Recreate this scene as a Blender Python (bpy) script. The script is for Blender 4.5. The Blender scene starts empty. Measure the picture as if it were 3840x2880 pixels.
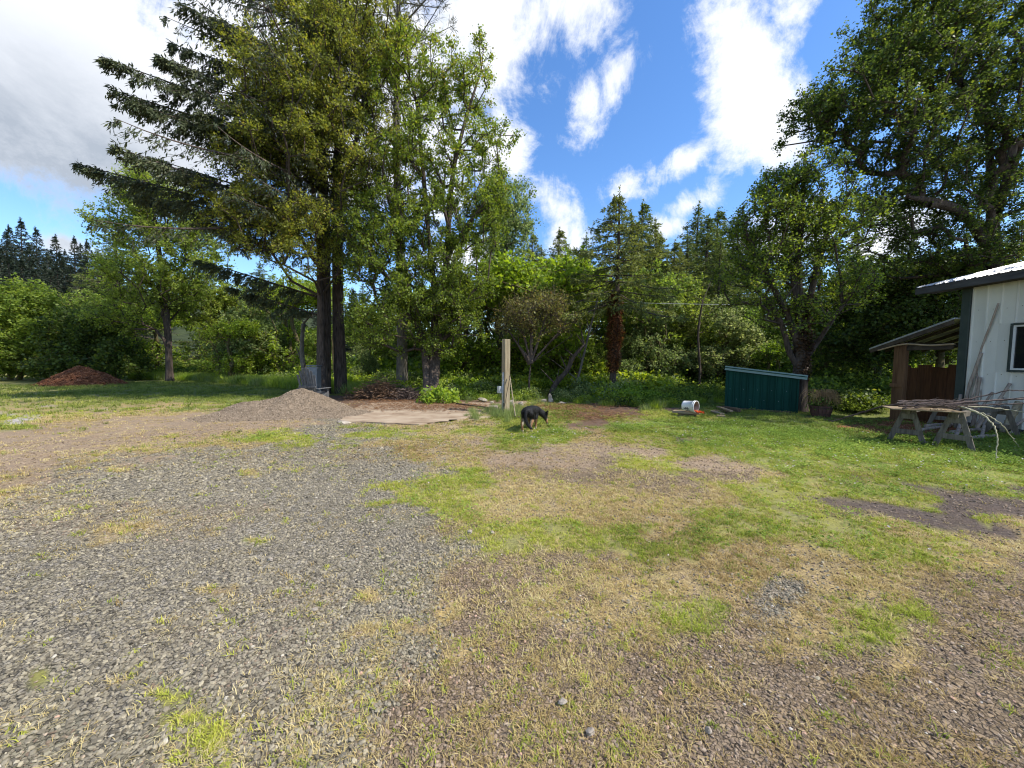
import bpy, bmesh, math, random
import numpy as np
from mathutils import Vector, Matrix, Euler

C = bpy.context.scene.collection
SC = bpy.context.scene
rnd = random.Random(7)
pi = math.pi

# ------------------------------------------------------------------ camera
H = 1.6
FPX, CU, CV = 831.0, 1106.0, 829.5            # focal length and centre in photo pixels (2212 wide)
PITCH, ROLL = math.radians(3.5), 0.0092
_F = np.array([0, math.cos(PITCH), -math.sin(PITCH)])
_R0 = np.array([1.0, 0, 0]); _U0 = np.array([0, math.sin(PITCH), math.cos(PITCH)])
_R = _R0*math.cos(ROLL) + _U0*math.sin(ROLL); _U = _U0*math.cos(ROLL) - _R0*math.sin(ROLL)
cam_d = bpy.data.cameras.new('camera'); cam = bpy.data.objects.new('camera', cam_d); C.objects.link(cam)
cam_d.sensor_width = 36; cam_d.lens = 36*FPX/2212; cam_d.clip_start = 0.05; cam_d.clip_end = 3000
M = Matrix([[_R[0], _U[0], -_F[0], 0], [_R[1], _U[1], -_F[1], 0], [_R[2], _U[2], -_F[2], H], [0, 0, 0, 1]])
cam.matrix_world = M
SC.camera = cam

def ray(u, v): return _F + _R*(u-CU)/FPX - _U*(v-CV)/FPX
def at(u, v, Y):
    r = ray(u, v); t = Y/r[1]; return np.array([0, 0, H]) + r*t
def g(u, v, z=0.0):
    r = ray(u, v); t = (z-H)/r[2]; return np.array([0, 0, H]) + r*t
def proj(x, y, z=0.0):
    dx, dy, dz = x, y, z-H
    f = dx*_F[0]+dy*_F[1]+dz*_F[2]; r = dx*_R[0]+dy*_R[1]+dz*_R[2]; up = dx*_U[0]+dy*_U[1]+dz*_U[2]
    f = np.where(np.abs(f) < 1e-3, 1e-3, f)
    return CU+FPX*r/f, CV-FPX*up/f, f

# ------------------------------------------------------------------ sun, sky, exposure
SUN_EL, SUN_AZ = math.radians(50), math.radians(108)     # azimuth clockwise from +Y
sv = Vector((math.sin(SUN_AZ)*math.cos(SUN_EL), math.cos(SUN_AZ)*math.cos(SUN_EL), math.sin(SUN_EL)))
sd = bpy.data.lights.new('sun', 'SUN'); so = bpy.data.objects.new('sun', sd); C.objects.link(so)
sd.energy = 3.5; sd.angle = math.radians(0.53); sd.color = (1.0, 0.93, 0.82)
so.rotation_euler = sv.to_track_quat('Z', 'Y').to_euler()
so.location = (20, -5, 40)
VS = SC.view_settings
SC.display_settings.display_device = 'sRGB'
VS.view_transform = 'Standard'; VS.look = 'None'; VS.gamma = 1; VS.exposure = 0.95; VS.use_curve_mapping = False
SC.cycles.max_bounces = 6; SC.cycles.diffuse_bounces = 4; SC.cycles.transmission_bounces = 4; SC.cycles.glossy_bounces = 2
SC.cycles.use_denoising = True; SC.cycles.filter_width = 1.1

W = bpy.data.worlds.new('World'); SC.world = W; W.use_nodes = True
nt = W.node_tree; nt.nodes.clear()
def N(nt, typ, **k):
    n = nt.nodes.new(typ)
    for a, b in k.items(): setattr(n, a, b)
    return n
def L(nt, a, b): nt.links.new(a, b)
def math_(nt, op, a, b=None, c=None, clamp=False):
    n = N(nt, 'ShaderNodeMath', operation=op); n.use_clamp = clamp
    for i, x in enumerate((a, b, c)):
        if x is None: continue
        if isinstance(x, (int, float)): n.inputs[i].default_value = x
        else: L(nt, x, n.inputs[i])
    return n.outputs[0]
def vmath(nt, op, a, b=None):
    n = N(nt, 'ShaderNodeVectorMath', operation=op)
    for i, x in enumerate((a, b)):
        if x is None: continue
        if isinstance(x, (tuple, list)): n.inputs[i].default_value = x
        else: L(nt, x, n.inputs[i])
    return n.outputs['Value' if op in ('DOT_PRODUCT', 'LENGTH') else 'Vector']
sky = N(nt, 'ShaderNodeTexSky', sky_type='NISHITA'); sky.sun_disc = False
sky.sun_elevation = SUN_EL; sky.sun_rotation = SUN_AZ; sky.air_density = 1.0; sky.dust_density = 0.3; sky.ozone_density = 2.5
tc = N(nt, 'ShaderNodeTexCoord'); dirn = tc.outputs['Generated']
# cloud banks: (direction, half widths in radians, tilt) each a soft ellipse on the sky, frayed by noise
def cloud_node(d, ra, rb, tilt, s=1.0):
    d = Vector(d).normalized(); e1 = d.cross(Vector((0, 0, 1))).normalized(); e2 = e1.cross(d).normalized()
    a = e1*math.cos(tilt)+e2*math.sin(tilt); b = -e1*math.sin(tilt)+e2*math.cos(tilt)
    q = vmath(nt, 'SUBTRACT', dirn, tuple(d))
    x = math_(nt, 'MULTIPLY', vmath(nt, 'DOT_PRODUCT', q, tuple(a)), 1/ra)
    y = math_(nt, 'MULTIPLY', vmath(nt, 'DOT_PRODUCT', q, tuple(b)), 1/rb)
    z = math_(nt, 'MULTIPLY', vmath(nt, 'DOT_PRODUCT', q, tuple(d)), 1/ra)
    rr = math_(nt, 'SQRT', math_(nt, 'ADD', math_(nt, 'ADD', math_(nt, 'MULTIPLY', x, x), math_(nt, 'MULTIPLY', y, y)), math_(nt, 'MULTIPLY', z, z)))
    return math_(nt, 'MULTIPLY_ADD', rr, -s, s)
def px_cloud(u, v, ru, rv, tilt=0.0, s=1.0):
    r = ray(u, v); k = 1/np.linalg.norm(r); c = 1/(1+((u-CU)/FPX)**2*0.7)
    return (tuple(r), ru/FPX*k*math.sqrt(c)*1.15, rv/FPX*k*1.1, tilt, s)
CL = [px_cloud(40, 60, 420, 420, 0, 2.6), px_cloud(260, 230, 420, 240, 0, 2.6), px_cloud(700, 150, 420, 300, 0, 2.4), px_cloud(1040, 60, 210, 200, 0, 1.6),
      px_cloud(1230, 0, 230, 130, 0.3, 1.4), px_cloud(1075, 330, 100, 75), px_cloud(1195, 440, 75, 85), px_cloud(1215, 500, 70, 60),
      px_cloud(1340, 150, 120, 60, 0.9), px_cloud(1270, 225, 65, 100, -0.25),
      px_cloud(1600, 150, 105, 120, 0.9, 1.3), px_cloud(1620, 250, 120, 100, 0.4, 1.5), px_cloud(1500, 335, 120, 36, 0.5), px_cloud(1680, 310, 70, 60), px_cloud(1570, 40, 100, 110),
      px_cloud(1350, 405, 80, 55), px_cloud(1500, 440, 80, 40, 0.3), px_cloud(1440, 490, 70, 35), px_cloud(1700, 520, 200, 90), px_cloud(1920, 520, 170, 90),
      px_cloud(1720, 20, 60, 90, 0.4), px_cloud(140, 530, 90, 30), px_cloud(1000, 560, 160, 60),
      ((-1, -0.6, 0.5), .5, .35, .2), ((-0.2, -1, 0.5), .45, .3, .4), ((0.9, -0.9, 0.7), .4, .3, -.3), ((0.1, -0.4, 1.0), .4, .3, 0.3),
      ((1.2, 0.1, 0.3), .4, .25, 0), ((0.2, -1, 0.12), .6, .14, 0), ((-1.3, 0.0, 0.35), .4, .35, 0)]
acc = None
for c in CL:
    n = cloud_node(*c); acc = n if acc is None else math_(nt, 'MAXIMUM', acc, n)
mp = N(nt, 'ShaderNodeMapping'); mp.inputs['Scale'].default_value = (1, 1, 1.25); mp.inputs['Rotation'].default_value = (0, 0.5, 0)
L(nt, dirn, mp.inputs['Vector'])
def noise(nt, vec, scale, detail, rough, dist=0.0, dims='3D'):
    n = N(nt, 'ShaderNodeTexNoise'); n.inputs['Scale'].default_value = scale; n.inputs['Detail'].default_value = detail
    n.inputs['Roughness'].default_value = rough; n.inputs['Distortion'].default_value = dist
    if vec is not None: L(nt, vec, n.inputs['Vector'])
    return n.outputs['Fac']
n1 = noise(nt, mp.outputs[0], 4.6, 13, 0.68, 0.3)
mp2 = N(nt, 'ShaderNodeMapping'); mp2.inputs['Scale'].default_value = (2.2, 2.2, 0.9); mp2.inputs['Rotation'].default_value = (0.2, 0.75, 0)
L(nt, dirn, mp2.inputs['Vector'])
n2 = noise(nt, mp2.outputs[0], 6.5, 12, 0.7, 0.5)
nn = math_(nt, 'ADD', math_(nt, 'MULTIPLY', n1, 1.9), math_(nt, 'MULTIPLY', n2, 1.1))
val = math_(nt, 'ADD', math_(nt, 'MULTIPLY', math_(nt, 'MINIMUM', math_(nt, 'MAXIMUM', acc, -0.8), 1.6), 0.95), math_(nt, 'MULTIPLY_ADD', nn, 1.5, -2.42))
mr = N(nt, 'ShaderNodeMapRange', interpolation_type='SMOOTHSTEP'); mr.inputs['From Min'].default_value = 0.02; mr.inputs['From Max'].default_value = 0.85
L(nt, val, mr.inputs['Value'])
mask = math_(nt, 'MULTIPLY', mr.outputs[0], 0.97)
# thick parts of the clouds are greyer below
thick = N(nt, 'ShaderNodeMapRange', interpolation_type='SMOOTHSTEP'); thick.inputs['From Min'].default_value = 0.45; thick.inputs['From Max'].default_value = 1.5
L(nt, math_(nt, 'ADD', math_(nt, 'MULTIPLY', acc, 0.6), math_(nt, 'MULTIPLY', n2, 1.3)), thick.inputs['Value'])
gcl = cloud_node(px_cloud(170, 390, 10, 10)[0], 0.60, 0.22, -0.12)
grey = math_(nt, 'MULTIPLY_ADD', thick.outputs[0], 0.22, math_(nt, 'MULTIPLY', math_(nt, 'MAXIMUM', gcl, 0.0), math_(nt, 'MULTIPLY_ADD', n1, 2.6, -0.5)), clamp=True)
cr = N(nt, 'ShaderNodeValToRGB'); cr.color_ramp.elements[0].color = (4.2, 4.3, 4.5, 1); cr.color_ramp.elements[1].color = (1.75, 1.95, 2.25, 1)
L(nt, grey, cr.inputs[0])
hs = N(nt, 'ShaderNodeHueSaturation'); hs.inputs['Saturation'].default_value = 1.22; hs.inputs['Value'].default_value = 0.88; hs.inputs['Hue'].default_value = 0.505
L(nt, sky.outputs[0], hs.inputs['Color'])
mx = N(nt, 'ShaderNodeMix', data_type='RGBA'); L(nt, mask, mx.inputs['Factor']); L(nt, hs.outputs[0], mx.inputs['A']); L(nt, cr.outputs[0], mx.inputs['B'])
bg = N(nt, 'ShaderNodeBackground'); bg.inputs['Strength'].default_value = 0.15
L(nt, mx.outputs['Result'], bg.inputs['Color'])
out = N(nt, 'ShaderNodeOutputWorld'); L(nt, bg.outputs[0], out.inputs['Surface'])

# ------------------------------------------------------------------ helpers
def meta(o, label=None, cat=None, group=None, kind=None):
    if label: o['label'] = label
    if cat: o['category'] = cat
    if group: o['group'] = group
    if kind: o['kind'] = kind
    return o
def thing(name, label, cat, loc=(0, 0, 0), rz=0.0, group=None):
    o = bpy.data.objects.new(name, None); C.objects.link(o); o.empty_display_size = 0.2
    o.location = tuple(float(c) for c in loc); o.rotation_euler = (0, 0, rz); return meta(o, label, cat, group)
def link(name, me, parent=None, mat=None):
    o = bpy.data.objects.new(name, me); C.objects.link(o)
    if parent is not None: o.parent = parent
    if mat is not None: me.materials.append(mat)
    return o
def mesh_np(name, V, F, tint=None, smooth=False):
    me = bpy.data.meshes.new(name); V = np.asarray(V, dtype=np.float32)
    if not isinstance(F, (list, tuple)): F = [F]
    F = [f for f in F if len(f)]
    me.vertices.add(len(V)); me.vertices.foreach_set('co', V.ravel())
    nl = sum(f.size for f in F); npoly = sum(len(f) for f in F)
    me.loops.add(nl); me.polygons.add(npoly)
    li = np.concatenate([f.ravel() for f in F]).astype(np.int32)
    tot = np.concatenate([np.full(len(f), f.shape[1]) for f in F]).astype(np.int32)
    me.loops.foreach_set('vertex_index', li)
    st = np.concatenate([[0], np.cumsum(tot)[:-1]]).astype(np.int32)
    me.polygons.foreach_set('loop_start', st)
    if smooth: me.polygons.foreach_set('use_smooth', np.ones(npoly, dtype=bool))
    if tint is not None:
        a = me.attributes.new('tint', 'FLOAT', 'POINT'); a.data.foreach_set('value', np.asarray(tint, dtype=np.float32))
    me.update(calc_edges=True)
    return me
def norm(a): return a/np.maximum(np.linalg.norm(a, axis=-1, keepdims=True), 1e-9)
def leaves(P, D, Nn, Ls, Ws):
    """diamond faces: P root, D axis, Nn rough normal"""
    D = norm(D); S = norm(np.cross(D, Nn)); Nf = norm(np.cross(S, D))
    Ls = np.asarray(Ls)[:, None]; Ws = np.asarray(Ws)[:, None]
    V = np.stack([P, P+D*Ls*0.5+S*Ws*0.5+Nf*Ws*0.12, P+D*Ls, P+D*Ls*0.45-S*Ws*0.5+Nf*Ws*0.12], 1).reshape(-1, 3)
    return V, np.arange(len(V)).reshape(-1, 4)
def segs(P0, P1, r0, r1, k=4):
    P0 = np.asarray(P0, float); P1 = np.asarray(P1, float); D = norm(P1-P0)
    ref = np.where(np.abs(D[:, 2:3]) > 0.9, np.array([[1.0, 0, 0]]), np.array([[0, 0, 1.0]]))
    A = norm(np.cross(D, ref)); B = np.cross(D, A)
    th = np.arange(k)*2*pi/k
    ring = A[:, None]*np.cos(th)[None, :, None]+B[:, None]*np.sin(th)[None, :, None]
    r0 = np.asarray(r0)[:, None, None]; r1 = np.asarray(r1)[:, None, None]
    V = np.stack([P0[:, None]+ring*r0, P1[:, None]+ring*r1], 1).reshape(-1, 3)
    i = np.arange(k); j = (i+1) % k
    q = np.stack([i, j, j+k, i+k], 1)
    F = (q[None]+(np.arange(len(P0))*2*k)[:, None, None]).reshape(-1, 4)
    return V, F
def tube(pts, rad, k=8, rough=0.0, seed=0, caps=True):
    """one continuous tapering tube through pts"""
    pts = np.asarray(pts, float); n = len(pts); rad = np.broadcast_to(np.asarray(rad, float), (n,))
    T = norm(np.gradient(pts, axis=0)); ref = np.array([1.0, 0, 0]) if abs(T[0][2]) > 0.8 else np.array([0, 0, 1.0])
    a = norm(np.cross(T[0], ref)); V = []; rg = np.random.default_rng(seed)
    for i in range(n):
        a = a-T[i]*np.dot(a, T[i]); a = a/np.linalg.norm(a); b = np.cross(T[i], a)
        th = np.arange(k)*2*pi/k; rr = rad[i]*(1+rough*rg.uniform(-1, 1, k))
        V.append(pts[i]+(a[None]*np.cos(th)[:, None]+b[None]*np.sin(th)[:, None])*rr[:, None])
    V = np.concatenate(V); i = np.arange(k); j = (i+1) % k
    F = np.concatenate([np.stack([i+m*k, j+m*k, j+(m+1)*k, i+(m+1)*k], 1) for m in range(n-1)])
    Fs = [F]
    if caps: Fs.append(np.stack([i[::-1], i[::-1]+(n-1)*k][:1], 0)); Fs.append((i+(n-1)*k)[None])
    return V, Fs
def join(parts):
    """parts: list of (V, F or [F..]) -> V, [F...]"""
    Vs, Fs, o = [], {}, 0
    for V, F in parts:
        for f in (F if isinstance(F, list) else [F]):
            if len(f): Fs.setdefault(f.shape[1], []).append(f+o)
        Vs.append(V); o += len(V)
    return np.concatenate(Vs), [np.concatenate(f) for f in Fs.values()]
def catmull(pts, n=6):
    P = [np.asarray(p, float) for p in pts]; P = [2*P[0]-P[1]]+P+[2*P[-1]-P[-2]]; o = []
    for i in range(1, len(P)-2):
        for t in np.linspace(0, 1, n, endpoint=False):
            a, b, c, d = P[i-1:i+3]
            o.append(0.5*((2*b)+(-a+c)*t+(2*a-5*b+4*c-d)*t*t+(-a+3*b-3*c+d)*t**3))
    o.append(P[-2]); return np.array(o)
def box_bm(bm, c, s, rot=None, bevel=0.0):
    r = bmesh.ops.create_cube(bm, size=1.0); vs = r['verts']
    bmesh.ops.scale(bm, vec=s, verts=vs)
    if bevel:
        es = list({e for v in vs for e in v.link_edges})
        rb = bmesh.ops.bevel(bm, geom=es, offset=bevel, segments=1, affect='EDGES'); vs = list({v for f in rb['faces'] for v in f.verts} | {v for v in vs if v.is_valid})
    if rot is not None: bmesh.ops.rotate(bm, cent=(0, 0, 0), matrix=rot, verts=vs)
    bmesh.ops.translate(bm, vec=c, verts=vs)
    return vs
def bm_obj(name, bm, mat, parent=None, smooth=False):
    me = bpy.data.meshes.new(name); bm.to_mesh(me); bm.free()
    if smooth:
        for p in me.polygons: p.use_smooth = True
    return link(name, me, parent, mat)
def box(name, c, s, mat, parent=None, rot=None, bevel=0.004):
    bm = bmesh.new(); box_bm(bm, c, s, rot, bevel); return bm_obj(name, bm, mat, parent)
def beam(name, p0, p1, w, h, mat, parent=None, bevel=0.004, up=(0, 0, 1)):
    p0, p1 = Vector(p0), Vector(p1); d = p1-p0; L_ = d.length; x = d.normalized(); u_ = Vector(up)
    y = u_.cross(x)
    if y.length < 1e-4: y = Vector((0, 1, 0))
    y.normalize(); z = x.cross(y)
    R_ = Matrix((x, y, z)).transposed(); return box(name, (p0+p1)/2, (L_, w, h), mat, parent, R_, bevel)

# value noise
_perm = np.random.default_rng(3).random((256, 256))
def vnoise(x, y):
    xi = np.floor(x).astype(int); yi = np.floor(y).astype(int); fx = x-xi; fy = y-yi
    fx = fx*fx*(3-2*fx); fy = fy*fy*(3-2*fy)
    a = _perm[xi & 255, yi & 255]; b = _perm[(xi+1) & 255, yi & 255]; c = _perm[xi & 255, (yi+1) & 255]; d = _perm[(xi+1) & 255, (yi+1) & 255]
    return (a*(1-fx)+b*fx)*(1-fy)+(c*(1-fx)+d*fx)*fy
def fbm(x, y, o=4):
    s, a, t = 0, 1, 0
    for i in range(o): s = s+a*vnoise(x*2**i+17*i, y*2**i+31*i); t += a; a *= 0.55
    return s/t

# ------------------------------------------------------------------ materials
def new_mat(name):
    m = bpy.data.materials.new(name); m.use_nodes = True; t = m.node_tree; t.nodes.clear()
    o = N(t, 'ShaderNodeOutputMaterial'); return m, t, o
def ramp(t, fac, stops):
    r = N(t, 'ShaderNodeValToRGB'); e = r.color_ramp.elements
    while len(e) < len(stops): e.new(0.5)
    for x, (p, c) in zip(e, stops): x.position = p; x.color = (*c, 1)
    L(t, fac, r.inputs[0]); return r.outputs[0]
def leaf_mat(name, stops, trans=0.35, rough=0.55, objvar=0.0):
    m, t, o = new_mat(name)
    a = N(t, 'ShaderNodeAttribute', attribute_name='tint')
    col = ramp(t, a.outputs['Fac'], stops)
    if objvar:
        oi = N(t, 'ShaderNodeObjectInfo'); h = N(t, 'ShaderNodeHueSaturation')
        L(t, math_(t, 'MULTIPLY_ADD', oi.outputs['Random'], objvar, 1-objvar*0.5), h.inputs['Value'])
        L(t, math_(t, 'MULTIPLY_ADD', oi.outputs['Random'], -0.03, 0.515), h.inputs['Hue']); L(t, col, h.inputs['Color']); col = h.outputs[0]
    p = N(t, 'ShaderNodeBsdfPrincipled'); L(t, col, p.inputs['Base Color']); p.inputs['Roughness'].default_value = rough
    p.inputs['Specular IOR Level'].default_value = 0.35
    tr = N(t, 'ShaderNodeBsdfTranslucent')
    h2 = N(t, 'ShaderNodeHueSaturation'); h2.inputs['Value'].default_value = 1.5; h2.inputs['Hue'].default_value = 0.485; h2.inputs['Saturation'].default_value = 1.1
    L(t, col, h2.inputs['Color']); L(t, h2.outputs[0], tr.inputs['Color'])
    mx = N(t, 'ShaderNodeMixShader'); mx.inputs[0].default_value = trans; L(t, p.outputs[0], mx.inputs[1]); L(t, tr.outputs[0], mx.inputs[2]); L(t, mx.outputs[0], o.inputs[0])
    return m
def surf(name, c1, c2, scale=8, rough=0.8, stretch=(1, 1, 1), bump=0.3, bscale=None, metal=0.0, spots=None, c3=None, spec=0.3, detail=6):
    m, t, o = new_mat(name)
    tc = N(t, 'ShaderNodeTexCoord'); mp = N(t, 'ShaderNodeMapping'); mp.inputs['Scale'].default_value = stretch
    L(t, tc.outputs['Object'], mp.inputs[0])
    n = noise(t, mp.outputs[0], scale, detail, 0.65)
    st = [(0.3, c1), (0.7, c2)] if c3 is None else [(0.28, c1), (0.5, c2), (0.72, c3)]
    col = ramp(t, n, st)
    oi = N(t, 'ShaderNodeObjectInfo'); h = N(t, 'ShaderNodeHueSaturation'); L(t, math_(t, 'MULTIPLY_ADD', oi.outputs['Random'], 0.24, 0.88), h.inputs['Value']); L(t, col, h.inputs['Color'])
    p = N(t, 'ShaderNodeBsdfPrincipled'); L(t, h.outputs[0], p.inputs['Base Color']); p.inputs['Roughness'].default_value = rough
    p.inputs['Metallic'].default_value = metal; p.inputs['Specular IOR Level'].default_value = spec
    if bump:
        n2 = noise(t, mp.outputs[0], bscale or scale*3, 5, 0.7)
        b = N(t, 'ShaderNodeBump'); b.inputs['Strength'].default_value = bump; b.inputs['Distance'].default_value = 0.02; L(t, n2, b.inputs['Height']); L(t, b.outputs[0], p.inputs['Normal'])
    L(t, p.outputs[0], o.inputs[0]); return m
MT = {}
MT['maple'] = leaf_mat('maple_leaf', [(0, (0.03, 0.05, 0.010)), (0.45, (0.15, 0.22, 0.032)), (0.85, (0.26, 0.34, 0.05)), (1, (0.30, 0.26, 0.05))], 0.5)
MT['olive'] = leaf_mat('olive_maple_leaf', [(0, (0.05, 0.055, 0.012)), (0.4, (0.18, 0.215, 0.038)), (0.85, (0.31, 0.34, 0.055)), (1, (0.38, 0.31, 0.07))], 0.5)
MT['dark'] = leaf_mat('dark_maple_leaf', [(0, (0.02, 0.04, 0.012)), (0.5, (0.075, 0.12, 0.024)), (0.9, (0.16, 0.22, 0.035)), (1, (0.22, 0.24, 0.04))], 0.45)
MT['light'] = leaf_mat('bright_leaf', [(0, (0.07, 0.12, 0.015)), (0.5, (0.24, 0.34, 0.04)), (1, (0.38, 0.48, 0.08))], 0.55, objvar=0.25)
MT['mid'] = leaf_mat('mid_leaf', [(0, (0.04, 0.07, 0.015)), (0.5, (0.16, 0.24, 0.04)), (1, (0.30, 0.39, 0.08))], 0.55, objvar=0.35)
MT['pale'] = leaf_mat('pale_leaf', [(0, (0.05, 0.08, 0.03)), (0.5, (0.20, 0.27, 0.085)), (1, (0.37, 0.42, 0.17))], 0.5, objvar=0.2)
MT['fir'] = leaf_mat('fir_needles', [(0, (0.025, 0.035, 0.018)), (0.5, (0.065, 0.085, 0.038)), (0.9, (0.11, 0.13, 0.055)), (1, (0.15, 0.15, 0.06))], 0.2)
MT['fir2'] = leaf_mat('young_fir_needles', [(0, (0.03, 0.055, 0.02)), (0.5, (0.125, 0.165, 0.04)), (1, (0.24, 0.29, 0.06))], 0.35, objvar=0.3)
MT['pine'] = leaf_mat('pine_needles', [(0, (0.03, 0.038, 0.02)), (0.5, (0.085, 0.095, 0.045)), (1, (0.17, 0.16, 0.075))], 0.15)
MT['far'] = leaf_mat('far_needles', [(0, (0.012, 0.022, 0.014)), (0.6, (0.028, 0.045, 0.024)), (0.9, (0.045, 0.06, 0.03)), (1, (0.09, 0.06, 0.035))], 0.1, objvar=0.3)
MT['ivy'] = leaf_mat('dead_ivy_leaf', [(0, (0.04, 0.018, 0.010)), (0.5, (0.20, 0.085, 0.035)), (0.9, (0.38, 0.18, 0.07)), (1, (0.5, 0.28, 0.12))], 0.3)
MT['ivy_dark'] = leaf_mat('dark_dead_ivy', [(0, (0.02, 0.012, 0.008)), (0.5, (0.08, 0.045, 0.022)), (0.9, (0.15, 0.085, 0.04)), (1, (0.13, 0.15, 0.04))], 0.2)  # dead ivy of a darker brown-green colour
MT['twig'] = leaf_mat('dry_twigs', [(0, (0.08, 0.08, 0.02)), (0.6, (0.20, 0.21, 0.05)), (1, (0.26, 0.18, 0.07))], 0.4)
MT['bark'] = surf('rough_bark', (0.020, 0.015, 0.012), (0.13, 0.10, 0.08), 5, 0.95, (3, 3, 0.5), 1.0, 14)
MT['bark_grey'] = surf('grey_bark', (0.05, 0.045, 0.038), (0.2, 0.18, 0.15), 6, 0.95, (2, 2, 0.7), 0.7, 20)
MT['bark_moss'] = surf('mossy_bark', (0.02, 0.018, 0.010), (0.11, 0.09, 0.045), 5, 0.95, (2, 2, 0.8), 0.8, 16, c3=(0.10, 0.10, 0.02))
# ------------------------------------------------------------------ ground zones
CODES = 'ghdyGLcbstnfrw'
ZC = {  # base colour, gravel-ness
 'g': ((0.235, 0.21, 0.165), 1.0), 'h': ((0.22, 0.20, 0.14), 0.9), 'd': ((0.30, 0.225, 0.15), 0.45), 'y': ((0.33, 0.25, 0.12), 0.4),
 'G': ((0.23, 0.22, 0.075), 0.2), 'L': ((0.13, 0.15, 0.045), 0.0), 'c': ((0.13, 0.17, 0.04), 0.0), 'b': ((0.22, 0.165, 0.105), 0.8),  # L is shaded lawn: the tree shade is put into its darker green
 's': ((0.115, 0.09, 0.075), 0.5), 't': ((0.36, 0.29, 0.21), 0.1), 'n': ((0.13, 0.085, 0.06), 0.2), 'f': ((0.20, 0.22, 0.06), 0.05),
 'r': ((0.23, 0.09, 0.05), 0.1), 'w': ((0.42, 0.39, 0.35), 0.8)}
ZV = [800, 815, 840, 860, 880, 900, 920, 945, 970, 1000, 1030, 1070, 1100, 1130, 1160, 1190, 1230, 1290, 1360, 1450, 1550, 1650, 1800]
#      0    200  400  600  800  1000 1200 1400 1600 1800 2000 2200
ZR = ['GLLLLLLLLLLLLLLLLLLLLLL',
      'GGLLLLLLLLLLLLLLLLLLLLLL',
      'GGLLLLLLnnLLLLLLLLLLLLL',
      'GGGLLLLnnnnnnnLLLLLLLLL',
      'yGGyyLddntttGnnLGLLLLLL',
      'wyydddddgttGGnGGLLLLrLL',
      'GddddddggyyGGncccLLrrLL',
      'dddddyGgGyyGfyGffccLLLL',
      'dddyyggggyyddddGffccccc',
      'dddgggggggydddGddfGfffc',
      'yyggggggggGbbbbbyffGfff',
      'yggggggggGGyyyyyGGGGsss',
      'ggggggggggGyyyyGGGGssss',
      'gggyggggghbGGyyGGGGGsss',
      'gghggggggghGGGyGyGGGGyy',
      'ggggggggghhGGGGyyyGGyyy',
      'gggggggghhbbbyyyyyyybbb',
      'gggggggghhbbyyGbgyyybbb',
      'ggggggggghbbbbbbyyGbbbb',
      'ggghgggghhbbbbbbbbbybbb',
      'hgghhhghhbbbbbbbbbbbbbb',
      'hghhhghhhbbbbbbbbbbbbbb',
      'hghhhghhhbbbbbbbbbbbbbb']
PATCH = [(70, 1465, 45, 14, 'G'), (345, 1512, 50, 20, 'G'), (375, 1565, 60, 25, 'G'), (430, 1630, 55, 40, 'G'), (330, 1130, 80, 12, 'y'), (565, 1166, 30, 8, 'G'),
 (905, 1065, 60, 9, 'G'), (985, 1090, 45, 22, 'G'), (1150, 1130, 70, 13, 'G'), (1255, 1155, 35, 18, 'G'), (1320, 1150, 45, 20, 'G'), (1210, 1128, 60, 10, 'G'),
 (1370, 1140, 40, 12, 'G'), (1430, 1185, 80, 16, 'G'), (1495, 1300, 60, 16, 'G'), (1690, 1275, 60, 26, 'g'), (1900, 1370, 60, 22, 'G'), (1950, 1330, 60, 30, 'G'),
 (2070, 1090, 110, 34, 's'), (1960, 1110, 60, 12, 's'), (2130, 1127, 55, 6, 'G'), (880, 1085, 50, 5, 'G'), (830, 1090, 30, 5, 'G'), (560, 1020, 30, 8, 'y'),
 (600, 945, 45, 8, 'G'), (470, 965, 60, 10, 'y'), (700, 930, 70, 10, 'g'), (820, 912, 60, 12, 'g'), (460, 1285, 40, 10, 'y'), (500, 1275, 20, 8, 'y'), (790, 1290, 40, 16, 'y'),
 (760, 1385, 50, 14, 'y'), (900, 1375, 60, 18, 'y'), (960, 1320, 40, 30, 'y'), (985, 1420, 40, 30, 'y'), (120, 1250, 60, 14, 'h'), (640, 1010, 50, 8, 'h'),
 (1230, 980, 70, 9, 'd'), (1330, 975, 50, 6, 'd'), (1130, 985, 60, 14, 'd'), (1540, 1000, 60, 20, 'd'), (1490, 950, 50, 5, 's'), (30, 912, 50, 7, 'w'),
 (1300, 915, 30, 12, 'n'), (850, 960, 60, 8, 'y'), (1010, 945, 60, 14, 'y'), (1020, 930, 60, 10, 'G'), (880, 930, 25, 4, 'G')]
_zi = np.array([[CODES.index(ch) for ch in row.ljust(23, row[-1])[:23]] for row in ZR])
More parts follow.
